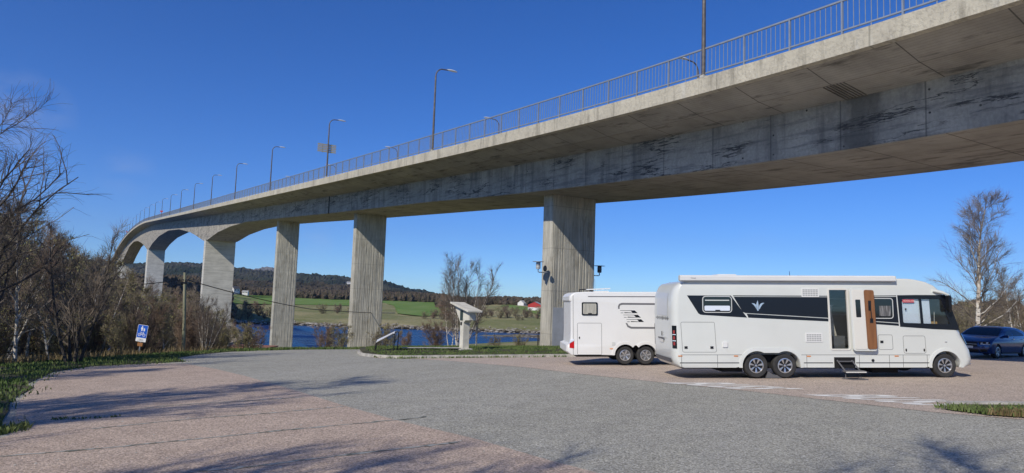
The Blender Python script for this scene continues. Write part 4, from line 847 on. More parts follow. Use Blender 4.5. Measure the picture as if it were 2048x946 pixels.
MB().box((.8, .3, 2.43), (1.35, 1.2, 2.47)).loft([[(.55+dx, .5+dy, 2.50+z_), (1.45+dx, .5+dy, 2.54+z_), (1.45+dx, 1.1+dy, 2.54+z_), (.55+dx, 1.1+dy, 2.50+z_)] for dx, dy, z_ in ((0, 0, 0), (0, 0, .04))], caps=True).build('satellite_dish', M['white2'], R2)
MB().tube([(.30, .8, 2.42), (.30, .8, 2.52), (.5, .8, 2.53), (.85, .8, 2.47)], .025, 6).build('dish_mount', M['black'], R2)
m_ = MB()
for x_, h_ in ((1.02, .40), (1.10, .55), (.93, .2)): m_.tube([(x_, 1.9, 2.42), (x_-.02, 1.9, 2.42+h_)], .008, 4)
m_.build('antenna', M['galv'], R2)
# ======== blue car
CAR = empty('parked_car', (0, 0, 0), label='dark blue hatchback car parked in the bridge shadow', cat='car')
fd = Vector((-.844, -.536, 0)); ld = Vector((.536, -.844, 0)); WC = 1.78
hub = Vector((21.25, 30.6, 0)); org = hub-fd*(-.82)    # front bumper centre line reference
M['blue'] = mat('dark_blue_paint', (.012, .042, .145), .22, metal=.35, coat=.8)
CAR.location = (org.x, org.y, ZL(org.x, org.y)+.02); CAR.scale = (.96, .96, .95); CAR.rotation_euler = (0, 0, atan2(-fd.y, -fd.x))   # local +x runs to the rear, y=0 is the visible (left) flank
def xfc(x, y, z):
    e = min(y, WC-y); c = cfun(e, .45); x2 = x+cl((.8-x)/.8)*.30*c-cl((x-3.7)/.6)*.25*c
    tum = cl((z-.88)/.5); yc = WC/2; s_ = 1-.20*tum; 
    if z > 1.1: z -= .06*cfun(e, .35)*cl((z-1.1)/.3)
    if z < .88: s_ = 1-.03*cl((.5-z)/.4)
    return (x2, yc+(y-yc)*s_, z)
pc = [(.05, .22), (.0, .35), (.0, .62), (.06, .74), (.20, .80), (.5, .90), (.95, .97), (1.15, 1.00), (1.5, 1.20), (1.85, 1.36), (2.2, 1.42), (2.7, 1.43), (3.2, 1.39), (3.6, 1.30), (3.95, 1.12), (4.15, .98), (4.25, .8), (4.28, .5), (4.2, .25)]+arc_pts(3.52, .30, .36, 0, 180, 12)+[(3.0, .2), (1.3, .2)]+arc_pts(.82, .30, .36, 0, 180, 12)+[(.4, .2)]
es2 = (0, .01, .03, .06, .1, .16, .24, .34, .46, .65)
shell('body', pc, WC, M['blue'], CAR, xfc, smooth=38, es=es2)
def cplate(name, poly, mt, par=CAR, out=.006): return MB().plate(poly, -out, .002, mapf=lambda x, y, z: tuple(Vector(xfc(x, 0, z))+Vector((0, y, 0)))).build(name, mt, par)
cplate('side_window', rpoly([(1.42, .965), (1.98, 1.26), (2.35, 1.34), (2.38, .98)], .04), M['vglass']); cplate('side_window', rpoly([(2.46, .98), (2.44, 1.34), (2.9, 1.33), (3.45, 1.13), (3.55, 1.02)], .05), M['vglass'])
cplate('window_trim', [(1.4, .945), (3.6, .995), (3.6, 1.01), (1.4, .96)], M['chrome']); cplate('door_gap', [(2.41, .28), (2.42, .28), (2.42, .95), (2.41, .95)], M['black']); cplate('door_gap', [(1.33, .30), (1.34, .30), (1.38, .93), (1.37, .93)], M['black']); cplate('sill', [(1.22, .20), (3.1, .20), (3.1, .26), (1.22, .26)], M['black'])
for x_ in (2.25, 3.25): cplate('door_handle', [(x_, .84), (x_+.16, .85), (x_+.16, .875), (x_, .865)], M['chrome'], out=.03)
wsr = []
for x, z in ((1.17, 1.005), (1.5, 1.205), (1.83, 1.352)): wsr.append([tuple(Vector(xfc(x, y, z))+Vector((-.008, 0, .01))) for y in np.linspace(.10, WC-.10, 11)])
MB().loft(wsr, close=False).build('windshield', M['vglass'], CAR, smooth=60)
def front(name, zr, yr, mt, out=.01, n=4, m=8):
    rows = []
    for j in range(n):
        z = zr[0]+(zr[1]-zr[0])*j/(n-1); x = float(np.interp(z, [.22, .35, .62, .74, .8], [.05, 0, 0, .06, .2])); rows.append([tuple(Vector(xfc(x, yr[0]+(yr[1]-yr[0])*k/m, z))+Vector((-out, 0, out*.3))) for k in range(m+1)])
    return MB().loft(rows, close=False).build(name, mt, CAR, smooth=60)
front('grille', (.50, .70), (.50, WC-.50), M['black'], .012); front('lower_intake', (.24, .38), (.45, WC-.45), M['black'], .012); front('lower_intake', (.27, .40), (.12, .38), M['black'], .012)
front('grille_bar', (.595, .615), (.5, WC-.5), M['chrome'], .022, 2); front('number_plate', (.42, .52), (.66, WC-.66), M['cream'], .03, 2)
hl = front('headlight', (.60, .735), (.06, .42), M['vglass'], .012); front('headlight_rim', (.60, .635), (.04, .36), M['lamphead'], .018, 2); front('headlight_lens', (.65, .715), (.10, .17), M['lamphead'], .018, 2); front('headlight_lens', (.64, .69), (.28, .36), M['lamphead'], .018, 2); hl2 = front('headlight', (.60, .735), (WC-.42, WC-.06), M['vglass'], .012)
for x_ in (.82, 3.52): wheel(CAR, x_, .11, .30, .315, .2, 5, .66, -1, False); wheel(CAR, x_, WC-.11, .30, .315, .2, 5, .66, 1, False)
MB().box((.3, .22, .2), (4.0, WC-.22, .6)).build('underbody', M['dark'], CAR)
MB().loft([[(1.46+dx, -.16+dy, z_) for dx, dy in ((0, 0), (.12, .02), (.12, .2), (.02, .2))] for z_ in (.93, 1.05)], caps=True).build('mirror', M['blue'], CAR, bevel=.02)
# ---------------------------------------------------------------- street things
# concrete stand
cx, cy = -2.28, 36.5; pd = Vector((.515, -.857)); an = atan2(pd.y, pd.x)
S = empty('concrete_stand', (cx, cy, float(Zisl(cx, cy))), (0, 0, an), 'Y-shaped pale concrete stand with sloping slab top on the grass island', 'concrete stand')
M['stand'] = mat('pale_concrete', (.66, .635, .54), .9, noise=(2.5, (.50, .48, .40), .42, .68), bump=(30, .4, .01))
MB().plate([(-.19, -.1), (.19, -.1), (.19, 1.36), (.36, 1.50), (.80, 1.52), (.80, 2.01), (-.84, 2.33), (-.84, 2.12), (-.19, 1.36)], -.18, .18).build('column', M['stand'], S, bevel=.01)
MB().plate([(-1.0, 2.34), (-1.0, 2.42), (1.06, 2.02), (1.06, 1.93)], -.42, .42).build('slab', M['stand'], S, bevel=.01)
MB().box((-.3, -.42, -.15), (.42, .3, .06)).build('foot', M['stand'], S)
MB().box((-.22, -.19, 1.48), (.10, -.181, 2.0)).build('plaque', mat('green_plaque', (.04, .06, .055), .4), S); MB().box((-.12, -.20, 1.24), (.02, -.181, 1.40)).build('switch_box', M['black'], S)
# reading board
q = at(770, 700, 35.5); bx, by = q.x, 35.5; I = empty('information_board', (bx, by, float(Zisl(bx, by))-.02), (0, 0, radians(6)), 'low black framed reading board with sloping white panel at the island tip', 'information board')
m_ = MB()
for y_ in (0, .9):
    x0 = -.5 if y_ == 0 else -.52; x1 = .42 if y_ == 0 else .56
    u_ = .07 if y_ else 0; m_.tube([(x0+.0, y_, 0), (x0+.02, y_, .40+u_), (x1-.06, y_, .88+u_), (x1+.02, y_, .86+u_), (x1+.04, y_, .78+u_), (x1, y_, 0)], .025, 8)
m_.build('frame', M['black'], I); MB().add([(-.46, .03, .43), (.42, .03, .89), (.42, .87, .96), (-.46, .87, .50), (-.46, .03, .455), (.42, .03, .915), (.42, .87, .985), (-.46, .87, .525)], [(0, 3, 2, 1), (4, 5, 6, 7), (0, 1, 5, 4), (1, 2, 6, 5), (2, 3, 7, 6), (3, 0, 4, 7)]).build('panel', mat('white_panel', (.75, .76, .77), .3), I)
# blue sign
Y_ = 36.; q0 = at(275, 718, Y_); q1 = at(288, 650, Y_); ht = q1.z-q0.z; lean = (q1.x-q0.x)/ht
SG = empty('road_sign', (q0.x, Y_, T(q0.x, Y_)), (0, 0, 0), 'tilted blue footpath and cycle path sign in front of the thicket', 'road sign'); zb0 = SG.location.z; sgn_ = empty('sign_post_tilt'); bpy.data.objects.remove(sgn_)
SG.rotation_euler = (0, atan(lean), 0); L0 = (q0.z-zb0); Lt = (q1.z-zb0)/cos(atan(lean)); M['sblue'] = mat('sign_blue', (.008, .10, .55), .35); M['swhite'] = mat('sign_white', (.80, .80, .80), .4)
MB().tube([(0, .04, 0), (0, .04, Lt-.1)], .032, 8).build('post', M['galv'], SG); sw = .52; sz1 = Lt; sz0 = Lt-.66
MB().plate(rr(-sw/2, sz0, sw/2, sz1, .04, 3), -.012, 0).build('sign_border', M['swhite'], SG); MB().plate(rr(-sw/2+.015, sz0+.015, sw/2-.015, sz1-.015, .03, 3), -.016, -.0121).build('sign_face', M['sblue'], SG)
MB().plate(rr(-sw/2, sz0-.19, sw/2, sz0-.005, .02, 3), -.012, 0).build('under_plate', M['swhite'], SG); text('Gjelder til\nparkeringsplass', .055, (0, -.014, sz0-.10), R90, M['black'], SG)
MB().box((-.13, -.006, sz0-.42), (.13, .02, sz0-.24)).build('sticker', mat('brown_plate', (.30, .13, .04), .6), SG)
ic = MB(); cz = sz0+.47; ic.plate(arc_pts(-.03, cz+.11, .03, 0, 360, 12)[:-1], -.02, -.016).plate([(-.075, cz+.07), (.015, cz+.07), (.03, cz-.03), (.0, cz-.03), (.0, cz-.12), (-.06, cz-.12), (-.06, cz-.03), (-.09, cz-.03)], -.02, -.016)
ic.plate(arc_pts(.09, cz+.02, .022, 0, 360, 12)[:-1], -.02, -.016).plate([(.06, cz-.005), (.12, cz-.005), (.13, cz-.07), (.11, cz-.12), (.07, cz-.12), (.05, cz-.07)], -.02, -.016); cz = sz0+.16
for x_ in (-.115, .115): P_ = arc_pts(x_, cz, .075, 0, 360, 18)[:-1]; ic.plate(P_, -.02, -.016, [arc_pts(x_, cz, .055, 0, 360, 18)[:-1]])
for a_, b_ in (((-.115, cz), (-.05, cz+.10)), ((-.05, cz+.10), (.07, cz+.10)), ((-.115, cz), (0, cz)), ((0, cz), (.07, cz+.10)), ((0, cz), (-.06, cz+.13)), ((.115, cz), (.06, cz+.14)), ((.06, cz+.14), (.10, cz+.14)), ((-.09, cz+.13), (-.03, cz+.13))):
    d = (Vector(b_)-Vector(a_)).normalized()*.008; n_ = Vector((-d.y, d.x)); ic.plate([tuple(Vector(a_)-n_), tuple(Vector(b_)-n_), tuple(Vector(b_)+n_), tuple(Vector(a_)+n_)], -.02, -.016)
ic.build('pictogram', M['swhite'], SG)
# utility pole and wire
Yp = 45.; qt = at(370, 545, Yp); zb1 = T(qt.x+.3, Yp); UP = empty('utility_pole', (qt.x+.3, Yp, zb1), label='weathered wooden utility pole standing before the bridge piers', cat='utility pole'); hp_ = qt.z-zb1
MB().tube([(0, 0, -.3), (-.15, 0, hp_*.5), (-.3, 0, hp_)], [.11, .10, .085], 10).build('pole', mat('weathered_wood', (.34, .31, .20), .85, noise=(3, (.20, .22, .15), .4, .65, (6, 6, .4))), UP, smooth=60)
MB().tube([(-.02+.09, -.06, 0), (-.3+.09, -.06, hp_-.6)], .018, 5).build('cable_guard', mat('green_cable', (.10, .16, .13), .6), UP)
MB().box((-.72, -.1, hp_-.72), (-.05, .1, hp_-.60)).tube([(-.62, 0, hp_-.66), (-.62, 0, hp_-.42)], .04, 6).tube([(-.16, -.1, hp_-.7), (-.16, -.1, hp_-.45)], .05, 6).build('insulator_bracket', M['black'], UP)
wm = MB(); pj = at(372, 559, 45)
def cat_(a_, b_, sag, n=14): return [tuple(Vector(a_).lerp(Vector(b_), k/n)-Vector((0, 0, sag*4*(k/n)*(1-k/n)))) for k in range(n+1)]
wm.tube(cat_(at(-60, 578, 38), pj, .25), .025, 4); wm.tube(cat_(pj, at(620, 618, 62), .15), .03, 4); wm.tube(cat_(at(620, 618, 62), at(790, 626, 85), .1), .035, 4)
tag(wm.build('overhead_wire', M['black']), 'thin black overhead wire running through the utility pole across the piers', 'wire')
# small post behind stand, picnic table, red roof
q = at(952, 700, 50); o = MB().tube([(0, 0, -1), (0, 0, 3.6)], .07, 6).build('wooden_post', M['kerb']); o.location = (q.x, 50, T(q.x, 50)); tag(o, 'thin pale post behind the concrete stand', 'post')
bx0 = at(452, 693, 90); bx1 = at(530, 693, 90)
SH = empty('shed', ((bx0.x+bx1.x)/2, 92, T(bx0.x, 92)), label='low shed with flat rusty red roof below the road, left of the third pier', cat='shed'); hz = bx0.z-SH.location.z
MB().box((-2.6, -2, -.5), (2.6, 2, hz-.15)).build('wall', mat('shed_wall', (.35, .16, .10), .8), SH); MB().box((-2.8, -2.2, hz-.15), (2.8, 2.2, hz+.02)).build('roof', mat('rusty_roof', (.32, .13, .075), .8, noise=(2, (.25, .12, .08), .4, .6)), SH)
q = at(511, 694, 84); PT = empty('picnic_table', (q.x, 84, T(q.x, 84)), label='small white picnic table left of the third pier', cat='table'); hz = q.z-T(q.x, 84)
m_ = MB(); m_.box((-.8, -.4, hz+.25), (.8, .4, hz+.32)); m_.build('table_top', M['swhite'], PT)
for sx in (-.6, .6): MB().box((sx-.05, -.35, 0), (sx+.05, -.25, hz+.25)).box((sx-.05, .25, 0), (sx+.05, .35, hz+.25)).build('leg', M['swhite'], PT)
# ---------------------------------------------------------------- trees
def gen_tree(seed, H_, r0, stems=1, limbs=16, spread=.9, br=7, tw=7, up=.25, start=.25, lean=.1, twl=.55, droop=0., curv=.12, split=None, leafn=0, thick=1., ang=(.55, 1.05), a2=(.4, .9), lr=.45):
    R = random.Random(seed); tk = MB(); cr = MB(); tips = []
    def V3(s=1): return Vector((R.gauss(0, s), R.gauss(0, s), R.gauss(0, s)))
    def walk(p, d, Lh, r, n, jit, trop, r1=.3):
        P_ = [p.copy()]; Rr = [r]; st_ = Lh/n
        for k in range(n):
            d = (d+V3(jit)+Vector((0, 0, trop))).normalized(); p = p+d*st_; P_.append(p.copy()); Rr.append(r*(1-(1-r1)*(k+1)/n))
        return P_, Rr, d
    def along(P_, t):
        f = t*(len(P_)-1); i = min(int(f), len(P_)-2); return P_[i].lerp(P_[i+1], f-i), (P_[i+1]-P_[i]).normalized()
    def side(d, ang):
        a_ = V3(); a_ = (a_-d*a_.dot(d)).normalized(); return (d*cos(ang)+a_*sin(ang)).normalized()
    for s_ in range(stems):
        az = R.uniform(0, 2*pi); le = lean if stems == 1 else lean+(R.uniform(.05, .35) if stems < 10 else .05+.42*s_/stems); d0 = Vector((cos(az)*le, sin(az)*le, 1)).normalized(); hh = H_*(1 if s_ == 0 else R.uniform(.7, 1.))
        base = Vector((0, 0, -.5))+(Vector((cos(az), sin(az), 0))*r0*1.2 if stems > 1 else Vector())
        P_, Rr, _ = walk(base, d0, hh*.93+.5, r0*(1 if stems == 1 else .75), 14, .035, .03, .12); tk.tube(P_, Rr, 7, cap=False)
        for i in range(limbs):
            t = start+(1-start)*((i+R.random())/limbs); p, d = along(P_, min(t, .995)); f = 1-t
            Ll = H_*spread*(.16+.42*f)*R.uniform(.65, 1.15); dd = side(d, R.uniform(*ang)); rl_ = max(.012, r0*lr*(.35+f)*R.uniform(.7, 1))*thick
            B_, Br, _ = walk(p, dd, Ll, rl_, 7, curv, up*.35, .25); (tk if rl_ > .03 and R.random() < .5 else cr).tube(B_, Br, 4, cap=False)
            for j in range(br):
                t2 = .18+.82*(j+R.random())/br; p2, d2 = along(B_, min(t2, .99)); L2 = Ll*(.24+.34*(1-t2))*R.uniform(.6, 1.2); d3 = side(d2, R.uniform(*a2))
                C_, Cr, _ = walk(p2, d3, L2, max(.007, rl_*.38)*thick, 4, curv, up*.3-droop*.3, .4); cr.tube(C_, Cr, 3, cap=False)
                for k in range(tw):
                    t3 = .1+.9*(k+R.random())/tw; p3, d4 = along(C_, min(t3, .99)); d5 = side(d4, R.uniform(.3, .8)); D_, Dr, _ = walk(p3, d5, twl*R.uniform(.5, 1.3), .0065*thick, 3, .16, up*.25-droop, .45); cr.tube(D_, Dr, 3, cap=False); tips.append(D_)
    lv = MB()
    if leafn:
        for D_ in tips:
            for _ in range(leafn):
                p, d = along(D_, R.random()); a_ = V3(.026); b_ = V3(.026); lv.add([p, p+a_, p+a_+b_, p+b_], [(0, 1, 2, 3)])
    return tk, cr, lv
def protos(name, tm, cm, lm=None, **k):
    tk, cr, lv = gen_tree(**k); r = []
    for mb, n, m_ in ((tk, 'trunk', tm), (cr, 'crown', cm), (lv, 'leaves', lm)):
        if not mb.v or m_ is None: continue
        me = bpy.data.meshes.new(name+'_'+n); me.from_pydata(mb.v, [], mb.f); me.materials.append(m_); r.append((n, me))
    return dict(name=name, parts=r, H=k['H_'])
TP = {
 'spread': [protos('bare_tree', M['barkd'], M['twigd'], seed=11, H_=8, r0=.14, stems=3, limbs=12, spread=.95, br=7, tw=6, start=.22, up=.3, curv=.15), protos('bare_tree', M['barkd'], M['twig'], seed=12, H_=8, r0=.14, stems=4, limbs=13, spread=.8, br=8, tw=7, start=.2, up=.35)],
 'birch': [protos('birch_tree', M['birch'], M['twig'], seed=21, H_=9, r0=.11, limbs=26, spread=.62, br=9, tw=9, start=.25, up=.3), protos('birch_tree', M['birch'], M['twig2'], seed=22, H_=9, r0=.10, stems=2, limbs=20, spread=.6, br=8, tw=8, start=.3, up=.3, droop=.1), protos('birch_tree', M['birch'], M['twig'], M['bud'], seed=23, H_=8, r0=.09, limbs=24, spread=.6, br=8, tw=8, start=.2, up=.3, leafn=2)],
 'bush': [protos('shrub', M['barkd'], M['twig'], M['bud'], seed=31, H_=4, r0=.05, stems=7, limbs=9, spread=.7, br=6, tw=6, start=.1, up=.35, twl=.35, leafn=2), protos('shrub', M['barkd'], M['twig2'], seed=32, H_=4, r0=.05, stems=8, limbs=9, spread=.7, br=7, tw=7, start=.08, up=.4, twl=.4), protos('shrub', M['barkd'], M['twigd'], M['bud'], seed=33, H_=4, r0=.05, stems=7, limbs=8, spread=.8, br=6, tw=6, start=.1, up=.3, twl=.35, leafn=1)],
}
TP['big'] = [protos('birch_tree', M['birch'], M['twig'], seed=42, H_=10, r0=.17, limbs=50, spread=.74, br=12, tw=10, start=.12, up=.20, curv=.13, lean=.03, twl=.5, ang=(.55, .95), a2=(.4, .85), lr=.30, thick=.8)]
TP['fan'] = [protos('birch_tree', M['birch'], M['twigd'], seed=53, H_=7, r0=.055, stems=10, limbs=13, spread=.60, br=6, tw=5, start=.18, up=.13, curv=.06, twl=.5, ang=(.25, .55), a2=(.25, .55), lr=.32)]
TP['reach'] = [protos('bare_tree', M['barkd'], M['twigd'], seed=61, H_=10, r0=.18, stems=2, limbs=13, spread=1.15, br=9, tw=8, start=.25, up=.12, droop=.14, curv=.13, twl=.8)]
def place(p, x, y, h, label, cat=None, group=None, z=None, rz=None, wide=1.):
    rz = rs.uniform(0, 2*pi) if rz is None else rz; s_ = h/p['H']; o = empty(p['name'], (x, y, (T(x, y) if z is None else z)-.05), (0, 0, rz)); o.scale = (s_*wide, s_*wide, s_)
    for n, me in p['parts']: c = bpy.data.objects.new(n, me); COL.objects.link(c); c.parent = o
    return tag(o, label, cat or ('shrub' if p['name'] == 'shrub' else 'tree'), group)
def placepx(p, px, Y, ytop, label, **k):
    q = at(px, ytop, Y); return place(p, q.x, Y, q.z-T(q.x, Y), label, **k)
rs = random.Random(77)
# named trees of the left thicket
placepx(TP['reach'][0], -50, 25.5, 150, 'tall bare tree at the left edge whose branches reach highest into the sky', rz=.4)
placepx(TP['spread'][0], -10, 27, 300, 'dark spreading bare tree at the left edge, second tallest', rz=1.2)
placepx(TP['birch'][0], 62, 29, 405, 'white-trunked birch near the left edge, behind the spreading branches', rz=2.)
placepx(TP['birch'][1], 28, 34, 430, 'twin-stemmed birch at the far left, deep in the thicket', rz=.9)
placepx(TP['spread'][1], 172, 28.5, 440, 'dark many-stemmed bare tree left of the blue sign, widest in the thicket', rz=.3)
placepx(TP['birch'][2], 120, 31, 520, 'leaning birch with budding twigs beside the many-stemmed dark tree', rz=4)
placepx(TP['birch'][2], 338, 40, 600, 'slender budding birch just left of the utility pole', rz=5)
placepx(TP['fan'][0], 418, 43, 588, 'fan-shaped bare birch right of the utility pole, before the tall pier', rz=1)
placepx(TP['spread'][1], 390, 50, 572, 'reddish bare tree behind the utility pole, reaching up the tall pier', rz=2.2)
GT = 'bare trees of the left thicket'
def shades_sign(x, y):
    dx, dy = x+18.6, y-36; a_ = -(dx*SUN_T.x+dy*SUN_T.y); b_ = dx*SUN_T.y-dy*SUN_T.x
    return -1 < a_ < 9 and abs(b_) < 2.4
k = 0
while k < 76:
    px = rs.uniform(-90, 452); D0 = float(np.interp(px, [-90, 0, 250, 360, 452], [22.5, 24.5, 30, 38, 47])); Y = D0+6+rs.random()**1.2*38
    yt = float(np.interp(px, [-90, 40, 110, 170, 230, 290, 360, 452], [360, 420, 475, 490, 512, 545, 568, 600]))+rs.uniform(0, 70)
    pr = rs.choice(TP['birch']+TP['birch'][2:]*3+TP['spread'][1:]+TP['bush'][:1]*2); q = at(px, yt, Y); h = q.z-T(q.x, Y)
    if h < 2: continue
    if q.x > -19.6 and Y < 37: continue
    if shades_sign(q.x, Y) or abs(q.x-UP.location.x) < 1.5 and Y < 46: continue
    place(pr, q.x, Y, h, ('thin bare birch standing in the dense left thicket' if pr['name'] == 'birch_tree' else 'dark bare tree standing in the dense left thicket' if pr['name'] == 'bare_tree' else 'tall budding bush standing in the dense left thicket'), group=GT+(', birches' if pr['name'] == 'birch_tree' else ', dark trees' if pr['name'] == 'bare_tree' else ', bushes')); k += 1
k = 0
while k < 42:
    px = rs.uniform(-60, 440); D0 = float(np.interp(px, [-90, 0, 250, 360, 452], [23, 25, 31.5, 40, 49])); Y = D0+rs.random()*14; x = (px-1024)/F*Y
    if x > -19.6 and Y < 37: continue
    if shades_sign(x, Y) or abs(px-287) < 18 and Y < 38: continue
    if abs(px-368) < 10 and Y < 46: continue
    place(rs.choice(TP['bush']), x, Y, rs.uniform(1.6, 3.4), 'low tangled undergrowth bush under the left thicket', group='undergrowth bushes under the left thicket'); k += 1
# shadow casting trees beside and behind the viewpoint
for i, (x, y, h, pr) in enumerate(((-15.2, 9.0, 12, 'birch'), (-17.6, 13.5, 9, 'birch'), (-17.8, 17.5, 7, 'birch'), (-18.8, 20.5, 8.5, 'spread'), (-10.8, -2.5, 11, 'birch'), (-7.0, -6.5, 13, 'big'), (-14.5, 2.0, 10, 'birch'), (-5.2, -3.5, 10, 'birch'), (-17, 1, 13, 'birch'), (-12.2, -6, 13, 'spread'), (-4.8, -3.8, 12, 'spread'), (-6.6, -2.4, 11.5, 'spread'), (-13.8, 5.6, 10.5, 'spread'), (-9.6, -4.6, 12, 'spread'), (-8.2, -3, 11, 'fan'))):
    place(rs.choice(TP[pr]), x, y, h, 'bare tree beside the viewpoint, only its shadow on the paving in view', group='trees beside the viewpoint')
# mid ground
placepx(TP['fan'][0], 926, 47, 508, 'tall bare birch behind the concrete stand', rz=.5, wide=1.1)
placepx(TP['birch'][1], 905, 48, 575, 'smaller white-stemmed birch just behind the concrete stand', rz=2.5)
for px, Y, yt, i, lab in ((488, 60, 640, 0, 'green budding bush between the tall pier and the third pier'), (520, 66, 648, 1, 'dark bare bush left of the third pier'), (652, 64, 645, 1, 'bare grey bush left of the second pier'), (682, 60, 645, 0, 'olive budding bush at the left foot of the second pier'), (778, 60, 642, 0, 'brown-green bush at the right foot of the second pier'), (808, 58, 662, 1, 'round bare bush by the information board'), (990, 56, 664, 2, 'low green bush right of the concrete stand'), (1040, 58, 664, 0, 'pale budding bush left of the nearest pier'), (880, 54, 640, 1, 'reddish bare bush left of the concrete stand'), (760, 55, 655, 2, 'dark low bush touching the second pier')):
    placepx(TP['bush'][i], px, Y, yt, lab, wide=1.25)
m_ = MB(); m_.tube([(0, 0, -.5), (0, 0, 1.3)], .05, 5).tube([(.35, 0, -.5), (.1, 0, 1.1)], .04, 5).build
q = at(1076, 680, 52); o = m_.build('fence_post', M['barkd']); o.location = (q.x, 52, q.z-.9); tag(o, 'dark braced wooden post left of the nearest pier', 'post')
# right side
placepx(TP['big'][0], 1945, 42, 378, 'tall white-barked birch behind the blue car', rz=.8, z=None, wide=1.0)
placepx(TP['birch'][0], 2022, 52, 535, 'slender leaning birch right of the tall birch', rz=2.); placepx(TP['birch'][1], 2046, 54, 545, 'slender twin birch at the right edge', rz=4.); placepx(TP['birch'][2], 1890, 55, 590, 'small birch left of the tall birch, over the motorhome nose')
for i in range(46):
    px = rs.uniform(1790, 2110); Y = rs.uniform(56, 110); yt = rs.uniform(578, 618); pr = rs.choice(TP['birch'][2:]+TP['bush'][:1]+TP['bush']+TP['spread'][1:])
    placepx(pr, px, Y, yt+ (15 if pr['name'] == 'shrub' else 0), 'tree of the budding wood behind the blue car' if pr['name'] != 'shrub' else 'bush of the budding wood behind the blue car', group='wood behind the blue car, '+('bushes' if pr['name'] == 'shrub' else 'trees'))
# ---------------------------------------------------------------- far shore
fp = [hitT(*q, lo=250) for q in ((462, 608), (540, 609), (640, 611), (700, 612), (765, 606), (788, 612), (795, 628), (850, 634), (900, 628), (925, 612), (920, 604), (880, 601.5), (780, 600.5), (700, 598), (600, 594), (465, 590))]
fp = [p for p in fp if p]; tag(sheet('field', fp, M['field'], Tz, .35, 8.), kind='structure')
fp2 = [p for p in [hitT(*q, lo=250) for q in ((1000, 613), (1050, 622), (1090, 636), (1090, 622), (1060, 616), (1010, 609))] if p]
if len(fp2) > 3: tag(sheet('field', fp2, M['field'], Tz, .35, 8.), kind='structure')
def clump(mb, x, y, z, rx, rz_, R):
    n = 7; base = len(mb.v); rings = [(0, .55), (.25, .9), (.5, 1.), (.75, .75), (.93, .35)]
    for t, rr_ in rings:
        for k in range(n): a_ = 2*pi*k/n+t; q_ = rx*rr_*R.uniform(.6, 1.2); mb.v.append((x+cos(a_)*q_, y+sin(a_)*q_, z+rz_*t*R.uniform(.9, 1.08)))
    mb.v.append((x, y, z+rz_))
    for i in range(4):
        for k in range(n): a_ = base+i*n+k; b_ = base+i*n+(k+1) % n; mb.f.append((a_, b_, b_+n, a_+n))
    for k in range(n): mb.f.append((base+4*n+k, base+4*n+(k+1) % n, base+5*n))
R = random.Random(5); fw = MB()
for i in range(1500):
    px = R.uniform(455, 905); D = R.uniform(690, 900); x = (px-1024)/F*D; clump(fw, x, D, T(x, D)-.5, R.uniform(2, 3.6), R.uniform(6, 10.5), R)
for i in range(900):
    px = R.uniform(880, 1110); D = R.uniform(560, 900); x = (px-1024)/F*D; clump(fw, x, D, T(x, D)-.5, R.uniform(2, 4), R.uniform(3.5, 7.5), R)
for i in range(1600):
    px = R.uniform(-150, 470); D = R.uniform(330, 800); x = (px-1024)/F*D; clump(fw, x, D, T(x, D)-.5, R.uniform(2, 4), R.uniform(4, 8), R)
for i in range(500):
    px = R.uniform(1700, 2200); D = R.uniform(140, 300); x = (px-1024)/F*D; clump(fw, x, D, T(x, D)-.5, R.uniform(2, 3.5), R.uniform(4, 7), R)
wm_ = mat('far_bare_wood', (.105, .078, .052), .95, noise=(.35, (.055, .05, .03), .4, .62, (1, 1, .5)), bump=(1.2, 1., 1.2)); tag(fw.build('woodland', wm_, fixn=False), 'brown leafless woodland along the far shore', 'woodland', kind='stuff')
# bushes on the far bank
fb = ((480, 330, 607, 0), (500, 350, 600, 1), (520, 355, 603, 1), (538, 345, 612, 0), (495, 335, 615, 2), (530, 340, 622, 1), (645, 390, 606, 0), (675, 400, 607, 1), (850, 380, 622, 0), (866, 385, 618, 1), (985, 390, 617, 1), (1000, 380, 612, 0), (1018, 385, 616, 1), (1035, 370, 625, 2), (1030, 400, 612, 0), (1050, 390, 614, 1), (1062, 400, 622, 0), (1075, 385, 625, 1), (975, 380, 620, 2), (960, 400, 612, 1), (945, 400, 610, 0), (935, 380, 615, 1), (1078, 420, 610, 0), (1008, 430, 608, 1), (885, 375, 612, 0), (900, 380, 606, 1), (1045, 372, 632, 0), (700, 395, 612, 2))
for px, Y, yt, i in fb: placepx(TP['bush'][i], px, Y, yt, 'rounded bush on the grassy far shore', group='bushes on the far shore', wide=1.5)
# shore rocks
rk = MB()
for i in range(520):
    px = R.uniform(440, 1110); x = (px-1024)/F*330; y = 327+R.gauss(0, 3.2)+wob(x*2, 0)*.5
    if R.random() < .16: y = R.uniform(288, 300); x = R.uniform(-6, 22)
    clump(rk, x, y, max(T(x, y), -13.2)-.3, R.uniform(.4, 1.3), R.uniform(.35, .9), R)
tag(rk.build('shore_rocks', mat('pale_rock', (.36, .34, .30), .9, noise=(.8, (.14, .12, .09), .4, .6)), fixn=False), 'pale boulders lining the far waterline', 'rocks', kind='stuff')
sk = MB(); sk.loft([[(x_, 291+sin(x_*.3)*2-wd, -13.3), (x_, 291+sin(x_*.3)*2, -13+h_), (x_, 291+sin(x_*.3)*2+wd, -13.3)] for x_, wd, h_ in ((-12, .5, .1), (-8, 2, .45), (-2, 3, .7), (3, 3.4, 1.0), (9, 4, 1.1), (16, 4, 1.2), (26, 4, 1.3))], close=False); tag(sk.build('skerry', mat('skerry_rock', (.17, .155, .125), .9, noise=(.5, (.07, .06, .045), .4, .6)), fixn=False), 'low dark rocky skerry in the water left of the nearest pier', 'rock')
hk = MB(); R = random.Random(8)
